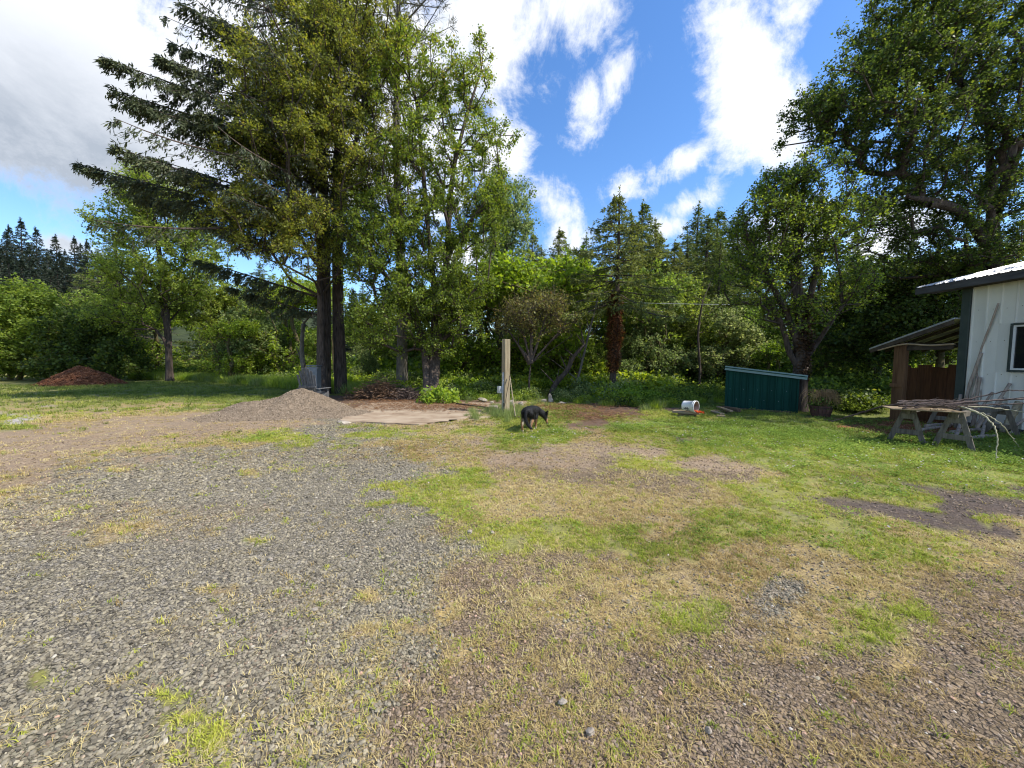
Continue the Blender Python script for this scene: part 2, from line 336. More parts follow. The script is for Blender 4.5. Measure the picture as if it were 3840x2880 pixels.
def zones(x, y):
    """weights (n, 14) of each ground kind at world points; laid out once from the survey grid above"""
    x = np.asarray(x, float); y = np.asarray(y, float)
    sc = 0.22*np.clip(np.hypot(x, y), 1, 20)**0.85
    wx = (fbm(x*1.3/1+50, y*1.3+9, 4)-0.5)*2*sc; wy = (fbm(x*1.3+90, y*1.3+77, 4)-0.5)*2*sc
    wx2 = (fbm(x*6+5, y*6+9, 3)-0.5)*0.25*sc; wy2 = (fbm(x*6+33, y*6+77, 3)-0.5)*0.25*sc
    yy = np.maximum(y+wy+wy2, 0.35); xx = x+wx+wx2
    u, v, f = proj(xx, yy)
    v = np.where(f < 0.3, 1800, v); u = np.clip(u, 0, 2199.9); v = np.clip(v, 800, 1799)
    zv = np.array(ZV, float); j = np.clip(np.searchsorted(zv, v)-1, 0, len(ZV)-2); tv = np.clip((v-zv[j])/(zv[j+1]-zv[j]), 0, 1)
    i = (u/100).astype(int); tu = u/100-i
    s = lambda t: np.clip((t-0.5)*1.8+0.5, 0, 1)
    tu, tv = s(tu), s(tv)
    Wt = np.zeros((x.size, len(CODES)))
    r = np.arange(x.size)
    for jj, ii, w in ((j, i, (1-tu)*(1-tv)), (j, i+1, tu*(1-tv)), (j+1, i, (1-tu)*tv), (j+1, i+1, tu*tv)):
        np.add.at(Wt, (r, _zi[jj, np.minimum(ii, 22)]), w)
    for (pu, pv, ru, rv, k) in PATCH:
        uu, vv, _ = proj(x+wx*0.35+wx2, np.maximum(y+wy*0.35+wy2, .35))
        dd = np.hypot((uu-pu)/ru, (vv-pv)/rv); w = np.clip((1.15-dd)*2.2, 0, 1)[:, None]
        Wt = Wt*(1-w); Wt[:, CODES.index(k)] += w[:, 0]
    q = np.clip((fbm(x*0.55+12, y*0.8+40, 4)-0.53)*6, 0, 1)*0.38; ig, ib, iy, ih = (CODES.index(k) for k in 'gbyh')
    mv = (Wt[:, ig]+Wt[:, ih])*q; Wt[:, ig] *= 1-q; Wt[:, ih] *= 1-q; Wt[:, ib] += mv*.72; Wt[:, iy] += mv*.28
    return Wt
def zh(x, y):
    x = np.asarray(x, float); y = np.asarray(y, float); d = np.hypot(x, y)
    h = (fbm(x*0.5+3, y*0.5+8, 3)-0.5)*0.05 + (fbm(x*3+3, y*3+8, 3)-0.5)*0.018
    return h*np.clip(d/3, 0.4, 1)*np.clip((60-d)/20, 0, 1) - 0.36*np.exp(-(((x-12.6)/2.3)**2+((y-12.6)/1.7)**2))

nr, na = 230, 520
rr = np.concatenate([[0.0], np.geomspace(0.35, 600, nr-1)])
aa = np.concatenate([np.linspace(-70, 70, 440), np.linspace(70, 290, na-440+1)[1:-1]]); na = len(aa)
aa = np.radians(aa)
X = (rr[:, None]*np.sin(aa)[None]).ravel(); Y = (rr[:, None]*np.cos(aa)[None]).ravel()
Z = zh(X, Y)
Wz = zones(X, Y)
i = np.arange(nr-1)[:, None]; j = np.arange(na)[None]
Fq = np.stack([i*na+j, i*na+(j+1) % na, (i+1)*na+(j+1) % na, (i+1)*na+j], -1).reshape(-1, 4)[:, ::-1]
me = mesh_np('ground', np.stack([X, Y, Z], 1), Fq, smooth=True)
cols = np.array([ZC[c][0] for c in CODES]); grav = np.array([ZC[c][1] for c in CODES])
cc = Wz@cols; gg = Wz@grav
lv = 0.86+0.28*fbm(X*0.8+4, Y*0.8, 4)
rgba = np.concatenate([cc*lv[:, None], gg[:, None]], 1).astype(np.float32)
at_ = me.attributes.new('zone', 'FLOAT_COLOR', 'POINT'); at_.data.foreach_set('color', rgba.ravel())
m, t, o = new_mat('ground_mix')
az = N(t, 'ShaderNodeAttribute', attribute_name='zone'); tcg = N(t, 'ShaderNodeTexCoord')
vo = N(t, 'ShaderNodeTexVoronoi'); vo.inputs['Scale'].default_value = 42; L(t, tcg.outputs['Object'], vo.inputs['Vector'])
vo2 = N(t, 'ShaderNodeTexVoronoi', feature='DISTANCE_TO_EDGE'); vo2.inputs['Scale'].default_value = 42; L(t, tcg.outputs['Object'], vo2.inputs['Vector'])
voL = N(t, 'ShaderNodeTexVoronoi'); voL.inputs['Scale'].default_value = 14; L(t, tcg.outputs['Object'], voL.inputs['Vector'])
sepc = N(t, 'ShaderNodeSeparateColor'); L(t, vo.outputs['Color'], sepc.inputs[0])
sepL = N(t, 'ShaderNodeSeparateColor'); L(t, voL.outputs['Color'], sepL.inputs[0])
edge = N(t, 'ShaderNodeMapRange'); edge.inputs['From Max'].default_value = 0.12; L(t, vo2.outputs['Distance'], edge.inputs['Value'])
stone = math_(t, 'MULTIPLY', math_(t, 'MULTIPLY_ADD', sepc.outputs[0], 0.9, 0.5), math_(t, 'MULTIPLY_ADD', edge.outputs[0], 0.55, 0.5))
nf = noise(t, tcg.outputs['Object'], 30, 8, 0.75); nf2 = noise(t, tcg.outputs['Object'], 3.5, 8, 0.7)
soft = math_(t, 'MULTIPLY', math_(t, 'MULTIPLY_ADD', nf, 1.7, 0.15), math_(t, 'MULTIPLY_ADD', nf2, 0.9, 0.55))
mf = N(t, 'ShaderNodeMix', data_type='FLOAT'); L(t, az.outputs['Alpha'], mf.inputs['Factor']); L(t, soft, mf.inputs['A'])
L(t, math_(t, 'MULTIPLY', stone, math_(t, 'MULTIPLY_ADD', sepL.outputs[0], 0.3, 0.85)), mf.inputs['B'])
hh = N(t, 'ShaderNodeHueSaturation'); L(t, az.outputs['Color'], hh.inputs['Color']); L(t, mf.outputs[0], hh.inputs['Value'])
L(t, math_(t, 'MULTIPLY_ADD', nf2, 0.8, 0.6), hh.inputs['Saturation'])
p = N(t, 'ShaderNodeBsdfPrincipled'); p.inputs['Roughness'].default_value = 0.95; p.inputs['Specular IOR Level'].default_value = 0.15; L(t, hh.outputs[0], p.inputs['Base Color'])
hgt = math_(t, 'ADD', math_(t, 'MULTIPLY', math_(t, 'MULTIPLY', edge.outputs[0], math_(t, 'ADD', sepc.outputs[1], 0.3)), az.outputs['Alpha']), math_(t, 'MULTIPLY', nf, 0.9))
b = N(t, 'ShaderNodeBump'); b.inputs['Strength'].default_value = 0.8; b.inputs['Distance'].default_value = 0.014; L(t, hgt, b.inputs['Height']); L(t, b.outputs[0], p.inputs['Normal'])
L(t, p.outputs[0], o.inputs[0])
ground = link('ground', me, None, m); meta(ground, 'gravel, dirt and patchy grass ground of the yard', kind='structure')

# ------------------------------------------------------------------ hills behind
hx = np.linspace(-260, 260, 150); hy = np.linspace(34, 330, 90); HX, HY = np.meshgrid(hx, hy)
def hillh(x, y):
    x = np.asarray(x, float); y = np.asarray(y, float)
    left = np.clip((-x-25)/70, 0, 1); ramp_ = np.clip((y-42)/90, 0, 1)
    return -0.5+ramp_*(5+17*left+4*np.clip((x-30)/80, 0, 1))*(0.8+0.5*fbm(x*0.02+5, y*0.02, 3))-np.clip((y-200)/100, 0, 1)*10
HZ = hillh(HX, HY); n_, m_ = HX.shape
ii, jj = np.meshgrid(np.arange(n_-1), np.arange(m_-1), indexing='ij')
Fh = np.stack([ii*m_+jj, ii*m_+jj+1, (ii+1)*m_+jj+1, (ii+1)*m_+jj], -1).reshape(-1, 4)
hm = surf('forest_floor', (0.012, 0.02, 0.009), (0.045, 0.06, 0.02), 0.5, 1, bump=0.5, bscale=2)
hill = link('hill', mesh_np('hill', np.stack([HX, HY, HZ], -1).reshape(-1, 3), Fh, smooth=True), None, hm)
meta(hill, 'wooded slope rising behind the yard', kind='structure')

# ------------------------------------------------------------------ scatter (stuff)
def scatter(name, srcs, P, rot, scl, idx, tint, label, parent=None, kind='stuff'):
    col = bpy.data.collections.new(name+'_sources')
    for k, me in enumerate(srcs):
        ob = bpy.data.objects.new('%s_source_%02d' % (name, k), me); col.objects.link(ob)
    me = bpy.data.meshes.new(name); n = len(P); me.vertices.add(n); me.vertices.foreach_set('co', np.asarray(P, np.float32).ravel())
    a = me.attributes.new('rot', 'FLOAT_VECTOR', 'POINT'); a.data.foreach_set('vector', np.asarray(rot, np.float32).ravel())
    a = me.attributes.new('scl', 'FLOAT_VECTOR', 'POINT'); a.data.foreach_set('vector', np.asarray(scl, np.float32).ravel())
    a = me.attributes.new('idx', 'INT', 'POINT'); a.data.foreach_set('value', np.asarray(idx, np.int32))
    a = me.attributes.new('itint', 'FLOAT', 'POINT'); a.data.foreach_set('value', np.asarray(tint, np.float32))
    o = link(name, me, parent)
    ng = bpy.data.node_groups.new(name, 'GeometryNodeTree')
    ng.interface.new_socket('Geometry', in_out='INPUT', socket_type='NodeSocketGeometry'); ng.interface.new_socket('Geometry', in_out='OUTPUT', socket_type='NodeSocketGeometry')
    gi = N(ng, 'NodeGroupInput'); go = N(ng, 'NodeGroupOutput')
    ci = N(ng, 'GeometryNodeCollectionInfo'); ci.inputs['Collection'].default_value = col; ci.inputs['Separate Children'].default_value = True; ci.inputs['Reset Children'].default_value = True
    iop = N(ng, 'GeometryNodeInstanceOnPoints'); iop.inputs['Pick Instance'].default_value = True
    def na_(nm, dt):
        q = N(ng, 'GeometryNodeInputNamedAttribute', data_type=dt); q.inputs['Name'].default_value = nm; return q.outputs['Attribute']
    er = N(ng, 'FunctionNodeEulerToRotation'); L(ng, na_('rot', 'FLOAT_VECTOR'), er.inputs[0])
    L(ng, gi.outputs[0], iop.inputs['Points']); L(ng, ci.outputs[0], iop.inputs['Instance']); L(ng, na_('idx', 'INT'), iop.inputs['Instance Index'])
    L(ng, er.outputs[0], iop.inputs['Rotation']); L(ng, na_('scl', 'FLOAT_VECTOR'), iop.inputs['Scale']); L(ng, iop.outputs[0], go.inputs[0])
    md = o.modifiers.new('scatter', 'NODES'); md.node_group = ng
    return meta(o, label, kind=kind)
def inst_mat(name, stops, trans=0.0, rough=0.9, bump=False):
    m, t, o = new_mat(name); a = N(t, 'ShaderNodeAttribute', attribute_name='itint', attribute_type='INSTANCER'); col = ramp(t, a.outputs['Fac'], stops)
    if bump:
        tc = N(t, 'ShaderNodeTexCoord'); n = noise(t, tc.outputs['Object'], 3, 4, 0.7); h = N(t, 'ShaderNodeHueSaturation')
        L(t, math_(t, 'MULTIPLY_ADD', n, 0.8, 0.6), h.inputs['Value']); L(t, col, h.inputs['Color']); col = h.outputs[0]
    p = N(t, 'ShaderNodeBsdfPrincipled'); L(t, col, p.inputs['Base Color']); p.inputs['Roughness'].default_value = rough; p.inputs['Specular IOR Level'].default_value = 0.25
    s = p.outputs[0]
    if trans:
        tr = N(t, 'ShaderNodeBsdfTranslucent'); L(t, col, tr.inputs[0]); mx = N(t, 'ShaderNodeMixShader'); mx.inputs[0].default_value = trans
        L(t, s, mx.inputs[1]); L(t, tr.outputs[0], mx.inputs[2]); s = mx.outputs[0]
    L(t, s, o.inputs[0]); return m
MT['stone'] = inst_mat('gravel_stone', [(0, (0.055, 0.048, 0.036)), (0.35, (0.165, 0.145, 0.105)), (0.75, (0.29, 0.255, 0.18)), (0.95, (0.37, 0.325, 0.225)), (1, (0.44, 0.40, 0.32))], bump=True)
MT['stone_b'] = inst_mat('brown_gravel_stone', [(0, (0.06, 0.045, 0.033)), (0.5, (0.215, 0.16, 0.11)), (0.9, (0.38, 0.30, 0.215)), (0.97, (0.45, 0.28, 0.20)), (1, (0.55, 0.50, 0.42))], bump=True)
MT['pile_stone'] = inst_mat('pile_stone', [(0, (0.08, 0.06, 0.042)), (0.5, (0.22, 0.17, 0.12)), (1, (0.38, 0.31, 0.225))], bump=True)
MT['green_blade'] = inst_mat('green_blades', [(0, (0.15, 0.20, 0.03)), (0.45, (0.34, 0.40, 0.05)), (1, (0.56, 0.55, 0.10))], 0.35)
MT['lawn_blade'] = inst_mat('lawn_blades', [(0, (0.09, 0.13, 0.025)), (0.5, (0.20, 0.26, 0.045)), (1, (0.40, 0.38, 0.10))], 0.35)
MT['dry_blade'] = inst_mat('dry_blades', [(0, (0.27, 0.18, 0.07)), (0.5, (0.52, 0.41, 0.17)), (1, (0.70, 0.60, 0.32))], 0.3)
MT['clover'] = inst_mat('clover_leaves', [(0, (0.09, 0.15, 0.025)), (0.5, (0.20, 0.31, 0.045)), (1, (0.38, 0.46, 0.08))], 0.35)
MT['petal'] = inst_mat('pale_petals', [(0, (0.62, 0.5, 0.6)), (1, (0.8, 0.78, 0.74))], 0.3)
MT['chip'] = inst_mat('bark_chips', [(0, (0.05, 0.018, 0.010)), (0.5, (0.19, 0.075, 0.035)), (1, (0.34, 0.17, 0.09))])
RG = np.random.default_rng(11)
def stone_mesh(k, mat, flat=0.6):
    bm = bmesh.new(); bmesh.ops.create_icosphere(bm, subdivisions=1, radius=0.5); q = np.random.default_rng(k)
    for v in bm.verts: v.co = Vector((v.co.x*q.uniform(.7, 1.25), v.co.y*q.uniform(.6, 1.0), v.co.z*flat*q.uniform(.6, 1.2)))
    me = bpy.data.meshes.new('stone'); bm.to_mesh(me); bm.free(); me.materials.append(mat); return me
def tuft_mesh(k, mat, nb, h, spread, w, lie=0.0):
    q = np.random.default_rng(k); V = []; F = []
    for b in range(nb):
        a = q.uniform(0, 2*pi); r0 = q.uniform(0, spread); x, y = math.cos(q.uniform(0, 2*pi))*r0, math.sin(q.uniform(0, 2*pi))*r0
        hh_ = h*q.uniform(.45, 1.1); ln = q.uniform(0.2, 0.9)*h*(1+2*lie); dx, dy = math.cos(a)*ln, math.sin(a)*ln; zz = hh_*(1-lie*0.8)
        sx, sy = -math.sin(a)*w/2, math.cos(a)*w/2; i0 = len(V)
        V += [(x-sx, y-sy, -0.01), (x+sx, y+sy, -0.01), (x+dx*.4+sx*.8, y+dy*.4+sy*.8, zz*.65), (x+dx*.4-sx*.8, y+dy*.4-sy*.8, zz*.65), (x+dx, y+dy, zz)]
        F.append((i0, i0+1, i0+2, i0+3)); F.append((i0+3, i0+2, i0+4, i0+4))
    me = bpy.data.meshes.new('tuft'); me.from_pydata(V, [], [f if f[2] != f[3] else f[:3] for f in F]); me.materials.append(mat); return me
def clover_mesh(k, mat, n, spread, h, ls):
    q = np.random.default_rng(k); P = np.stack([q.normal(0, spread/2, n), q.normal(0, spread/2, n), q.uniform(0.2, 1, n)*h], 1)
    D = np.stack([q.normal(size=n), q.normal(size=n), q.normal(size=n)*0.3], 1); Nn = np.array([[0, 0, 1.0]])+q.normal(size=(n, 3))*0.35
    V, F = leaves(P, D, Nn, q.uniform(.7, 1.2, n)*ls, q.uniform(.7, 1.2, n)*ls*0.9); me = mesh_np('clump', V, F); me.materials.append(mat); return me
def flower_mesh(mat, r):
    P = []; F = []
    for k in range(5):
        a = k*2*pi/5; F.append((0, 1+2*k, 2+2*k)); P += [(math.cos(a-.5)*r, math.sin(a-.5)*r, .004), (math.cos(a+.5)*r, math.sin(a+.5)*r, .004)]
    me = bpy.data.meshes.new('flower'); me.from_pydata([(0, 0, 0)]+P, [], F); me.materials.append(mat); return me

def sample_ground(n, d0, d1, pw=1.0, amax=62):
    """points in a fan in front of the yard's near edge, denser near it"""
    t = RG.random(n)
    d = (d0**(2-pw)+t*(d1**(2-pw)-d0**(2-pw)))**(1/(2-pw)) if pw != 2 else d0*(d1/d0)**t
    a = np.radians(RG.uniform(-amax, amax, n)); x = d*np.sin(a); y = d*np.cos(a)
    return x, y, d
_pad = [g(742, 912), g(905, 919), g(1010, 905), g(1062, 880), g(1058, 872), g(930, 869), g(800, 872), g(752, 888)]
_hp = g(635, 893)
def pad_mask(x, y):
    c = np.zeros(np.shape(x), bool); P = _pad
    for a, b_ in zip(P, P[1:]+P[:1]):
        c ^= ((a[1] > y) != (b_[1] > y)) & (x < (b_[0]-a[0])*(y-a[1])/(b_[1]-a[1]+1e-9)+a[0])
    return c | (((x-_hp[0])/2.2)**2+((y-_hp[1])/1.2)**2 < 1)
def euler_rand(n, tilt): return np.stack([RG.normal(0, tilt, n), RG.normal(0, tilt, n), RG.uniform(0, 2*pi, n)], 1)
ci_ = {c: CODES.index(c) for c in CODES}
# gravel stones
x, y, d = sample_ground(330000, 0.9, 11.5, 1.2)
Wg = zones(x, y); pg = Wg[:, ci_['g']]+0.85*Wg[:, ci_['h']]+0.12*Wg[:, ci_['y']]+0.4*Wg[:, ci_['w']]
pb = 0.75*Wg[:, ci_['b']]+0.25*Wg[:, ci_['d']]+0.3*Wg[:, ci_['s']]+0.35*Wg[:, ci_['y']]+0.12*Wg[:, ci_['h']]+0.05*Wg[:, ci_['G']]
rv = RG.random(len(x)); rv = rv+pad_mask(x, y)*5; kg = rv < pg; kb = (~kg) & (rv < pg+pb)
def put_stones(name, sel, srcs, label, smin, smax):
    xs, ys, ds = x[sel], y[sel], d[sel]; n = len(xs); s = smin+(smax-smin)*RG.random(n)**3.4; s = s*np.clip(ds/4.5, 1, 1.6)
    P = np.stack([xs, ys, zh(xs, ys)+s*0.12], 1)
    tn = np.clip(RG.normal(0.5, 0.2, n), 0, 0.96); tn[RG.random(n) < 0.004] = 1.0
    scatter(name, srcs, P, euler_rand(n, 0.35), np.stack([s, s, s*0.9], 1), RG.integers(0, len(srcs), n), tn, label)
put_stones('gravel', kg, [stone_mesh(k, MT['stone']) for k in range(6)], 'loose grey crushed gravel over the driveway', 0.008, 0.033)
put_stones('brown_gravel', kb, [stone_mesh(20+k, MT['stone_b']) for k in range(5)], 'fine brown gravel mixed with dry weeds', 0.007, 0.024)
# grasses
def grass_layer(name, n, d0, d1, pw, weights, srcs, label, s0, grow, tilt=0.1, tmean=0.5, zoff=0.0):
    x, y, d = sample_ground(n, d0, d1, pw); Wg = zones(x, y); p_ = sum(w*Wg[:, ci_[k]] for k, w in weights.items())
    q_ = fbm(x*2.2+9, y*2.2+2, 4)*0.6+fbm(x*9+9, y*9+2, 2)*0.4; p_ = p_*np.clip((q_-0.33)*4.2, 0.04, 1.3)
    k = RG.random(n) < p_; x, y, d = x[k], y[k], d[k]
    inside = ((x > 11.9) & (y < 10.5)) | (pad_mask(x, y)); x, y, d = x[~inside], y[~inside], d[~inside]; n = len(x)
    s = s0*RG.uniform(.6, 1.35, n)*(1+grow*d)
    tt = np.clip(RG.normal(tmean, 0.16, n)+(fbm(x*0.6, y*0.6, 3)-0.5)*0.9, 0, 1)
    scatter(name, srcs, np.stack([x, y, zh(x, y)+zoff], 1), euler_rand(n, tilt), np.stack([s, s, s*RG.uniform(.7, 1.2, n)], 1), RG.integers(0, len(srcs), n), tt, label)
grass_layer('green_grass', 120000, 1.2, 17, 1.1, {'G': 0.85, 'f': 0.7, 'c': 0.5, 'y': 0.12, 'b': 0.07, 'h': 0.08, 'g': 0.010}, [tuft_mesh(k, MT['green_blade'], 16, 0.022, 0.04, 0.0032, 0.35) for k in range(4)],
            'short green grass and weeds in patches across the yard', 1.0, 0.10)
grass_layer('dry_grass', 150000, 1.0, 16, 1.1, {'y': 0.95, 'b': 0.40, 'h': 0.34, 'd': 0.2, 'G': 0.4, 'f': 0.35, 'g': 0.045, 's': 0.05, 'c': .1, 't': .03}, [tuft_mesh(40+k, MT['dry_blade'], 9, 0.026, 0.03, 0.0028, 0.5) for k in range(4)],
            'dry yellow grass straggling over the gravel', 1.0, 0.09)
grass_layer('lawn_grass', 60000, 9, 34, 1.3, {'L': 0.9, 'G': 0.7, 'y': 0.15, 'f': 0.5}, [tuft_mesh(60+k, MT['lawn_blade'], 14, 0.05, 0.07, 0.006, 0.2) for k in range(3)],
            'mown green lawn along the tree line', 1.0, 0.045)
grass_layer('clover', 60000, 3.5, 16, 1.1, {'c': 1.0, 'f': 0.4, 'G': 0.06, 'L': 0.10}, [clover_mesh(80+k, MT['clover'], 26, 0.09, 0.045, 0.015) for k in range(4)],
            'low leafy clover beside the sawhorses', 1.0, 0.06)
grass_layer('small_flowers', 8000, 4, 14, 1.0, {'f': 0.9, 'c': 0.35, 'G': 0.03}, [flower_mesh(MT['petal'], 0.0065)],
            'tiny pale pink flowers in the clover', 1.0, 0.10, 0.3, 0.5, 0.055)
# ------------------------------------------------------------------ trees
def lobe_pts(rng, lobes, sep_noise=0.42, seed=0):
    out = []
    for (c, r, n) in lobes:
        k = int(n*1.9); q = rng.normal(size=(k, 3)); q = norm(q)*(rng.random((k, 1))**0.42)*rng.uniform(0.82, 1.12, (k, 1))
        P = np.asarray(c)+q*np.asarray(r)
        w = np.sin(P[:, 0]*1.9+seed)*np.sin(P[:, 1]*1.7+1+seed)*np.sin(P[:, 2]*2.1+2+seed*2)+0.5*np.sin(P[:, 0]*4.1+3)*np.sin(P[:, 2]*3.7+seed)*np.sin(P[:, 1]*3.9)
        P = P[w > -sep_noise*rng.random(k)-0.05][:n]
        out.append(P)
    return np.concatenate(out)
def grow(rng, stems, targets, step=0.7, pathw=0.35, arch=0.10, down=0.0):
    """stems: list of polylines (n,3) starting at the ground. returns nodes, parent, load"""
    nodes, par, plen, load = [], [], [], []
    for S in stems:
        S = np.asarray(S, float); start = len(nodes)
        for i, p in enumerate(S):
            if i: q, dq = start+i-1, np.linalg.norm(p-S[i-1])
            elif start and p[2] > stems[0][0][2]+0.8:
                dd_ = np.linalg.norm(np.array(nodes)-p, axis=1)+(np.array(nodes)[:, 2] > p[2])*3; q, dq = int(np.argmin(dd_)), float(dd_.min())
            else: q, dq = -1, 0.0
            nodes.append(p); par.append(q); plen.append((plen[q]+dq) if q >= 0 else 0.0)
    nstem = len(nodes); base = np.asarray(stems[0][0])
    T = targets[np.argsort(np.linalg.norm(targets-base, axis=1))]
    cap = nstem+len(T)*14; A = np.zeros((cap, 3)); PL = np.zeros(cap); A[:nstem] = nodes; PL[:nstem] = plen; n = nstem
    ends = []
    for t_ in T:
        v = t_-A[:n]; dist = np.linalg.norm(v, axis=1)
        cost = dist+pathw*PL[:n]+np.maximum(0, -v[:, 2]+0.0)*(0.8-down)+np.where(A[:n, 2] < base[2]+1.6, 6, 0)
        i = int(np.argmin(cost)); d = dist[i]; m_ = max(1, min(12, int(d/step)))
        p0 = A[i].copy(); last = i; side = rng.normal(size=3)*0.06*d
        for s in range(1, m_+1):
            f = s/m_; p = p0+(t_-p0)*f+np.array([0, 0, 1.0])*arch*d*math.sin(pi*f)+side*math.sin(pi*f)
            A[n] = p; PL[n] = PL[last]+np.linalg.norm(p-A[last]); par.append(last); last = n; n += 1
            if n >= cap-1: break
        ends.append(last)
    par = np.array(par[:n]); load = np.zeros(n); load[ends] = 1
    order = np.argsort(-PL[:n])
    for i in order:
        if par[i] >= 0: load[par[i]] += load[i]
    return A[:n], par, load, np.array(ends), nstem
def tree(name, label, cat, stems, lobes, leafm, barkm, r_base, nleaf, ls=0.14, seed=1, group=None, spread=0.55, arch=0.1, pathw=0.35, twigs=5, rtip=0.012, upn=0.5, gaps=0.42, down=0.0, extra=None, expo=None, tintf=None):
    rng = np.random.default_rng(seed)
    base = np.asarray(stems[0][0], float); T = lobe_pts(rng, lobes, gaps, seed)
    A, par, load, ends, ns = grow(rng, stems, T, arch=arch, pathw=pathw, down=down)
    ld = np.maximum(load, 1.0); ex = expo or max(0.3, math.log(r_base/rtip)/math.log(max(ld.max(), 2)))
    R = rtip*ld**ex
    e = np.arange(len(A)); e = e[par[e] >= 0]; big = load[e] > 0
    e = e[big]; rp = np.minimum(R[par[e]], np.maximum(R[e]*1.35, 0.0)); rp = np.where(par[e] < ns, np.minimum(R[par[e]], R[e]*1.2), rp)
    thick = R[e] > 0.07
    e_st = e[(e < ns)]; e_th = e[(e >= ns) & thick]; e_tn = e[(e >= ns) & ~thick]
    parts = []
    for S_i, S in enumerate(stems):
        idx = [k for k in range(ns) if any(np.allclose(A[k], p) for p in S)] if False else None
    # stems as continuous tubes
    o0 = 0
    for S in stems:
        S = np.asarray(S, float); n = len(S); rS = np.maximum(R[o0:o0+n], rtip*1.5); rS = np.maximum.accumulate(rS[::-1])[::-1]
        hgt = S[:, 2]-S[0, 2]
        C_ = catmull(S, 5); rC = np.interp(np.linspace(0, n-1, len(C_)), np.arange(n), rS)
        hC = C_[:, 2]-S[0, 2]; rC = rC*(1+0.3*np.exp(-np.maximum(hC, 0)/0.35)); 
        V, F = tube(C_, rC, 10, 0.10, seed+o0); parts.append((V, F[:1])); o0 += n
    trunk_parts = list(parts)
    limb = []
    if len(e_th): limb.append(segs(A[par[e_th]], A[e_th], rp[(e >= ns) & thick]*1.0, R[e_th], 7))
    if len(e_tn): limb.append(segs(A[par[e_tn]], A[e_tn], rp[(e >= ns) & ~thick], R[e_tn], 4))
    # twigs and leaves round every shoot end
    E = A[ends]; out = norm(E-A[par[ends]]); k = twigs
    cen = A[ns:].mean(0) if len(A) > ns else base
    TD = norm(np.repeat(out, k, 0)*0.9+rng.normal(size=(len(E)*k, 3))*0.8+np.array([[0, 0, 0.25]]))
    TP = np.repeat(E, k, 0); TL = rng.uniform(0.5, 1.25, len(TP))*spread; TE = TP+TD*TL[:, None]
    limb.append(segs(TP, TE, np.full(len(TP), rtip*0.8), np.full(len(TP), rtip*0.35), 3))
    V, F = join(limb); Vt, Ft = join(trunk_parts)
    root = thing(name, label, cat, base, 0, group)
    b_ = base[None]
    link('trunk', mesh_np('trunk', Vt-b_, Ft, smooth=True), root, barkm)
    link('limbs', mesh_np('limbs', V-b_, F, smooth=True), root, barkm)
    w = rng.integers(0, len(TP), nleaf); f = rng.random(nleaf)**0.8
    P = TP[w]+(TE-TP)[w]*f[:, None]+rng.normal(size=(nleaf, 3))*spread*0.22
    D = norm(TD[w]*0.6+rng.normal(size=(nleaf, 3)))
    D[:, 2] -= 0.25
    Nn = norm(np.array([[0, 0, upn]])+rng.normal(size=(nleaf, 3))*0.55)
    tint = np.clip(rng.normal(0.5, 0.2, nleaf)+np.repeat(rng.normal(0, 0.12, len(TP)), 1)[w], 0, 1)
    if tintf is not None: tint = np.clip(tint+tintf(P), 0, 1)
    s_ = ls*(0.45+0.9*rng.random(nleaf)**1.3)
    V, F = leaves(P-b_, D, Nn, s_, s_*0.85)
    link('crown', mesh_np('crown', V, F, np.repeat(tint, 4)), root, leafm)
    return root
def lob(u, v, ru, rv, Y, n, dy=None):
    c = at(u, v, Y); k = Y/FPX*1.0
    return (c, (ru*k, dy or max(1.6, min(ru, rv)*k*1.2), rv*k), n)
def line3(p, q, n=5, wob=0.0, seed=0):
    q_ = np.random.default_rng(seed); p = np.asarray(p, float); q = np.asarray(q, float); f = np.linspace(0, 1, n)[:, None]
    P = p+(q-p)*f; P[1:-1] += q_.normal(size=(n-2, 3))*wob; return P
def stem_px(pts, Y, base=None):
    P = [at(u, v, Y if not isinstance(Y, (list, tuple)) else Y[i]) for i, (u, v) in enumerate(pts)]
    if base is not None: P[0] = np.asarray(base)
    return np.array(P)
def grd(u, v): p = g(u, v); p[2] = -0.03; return p

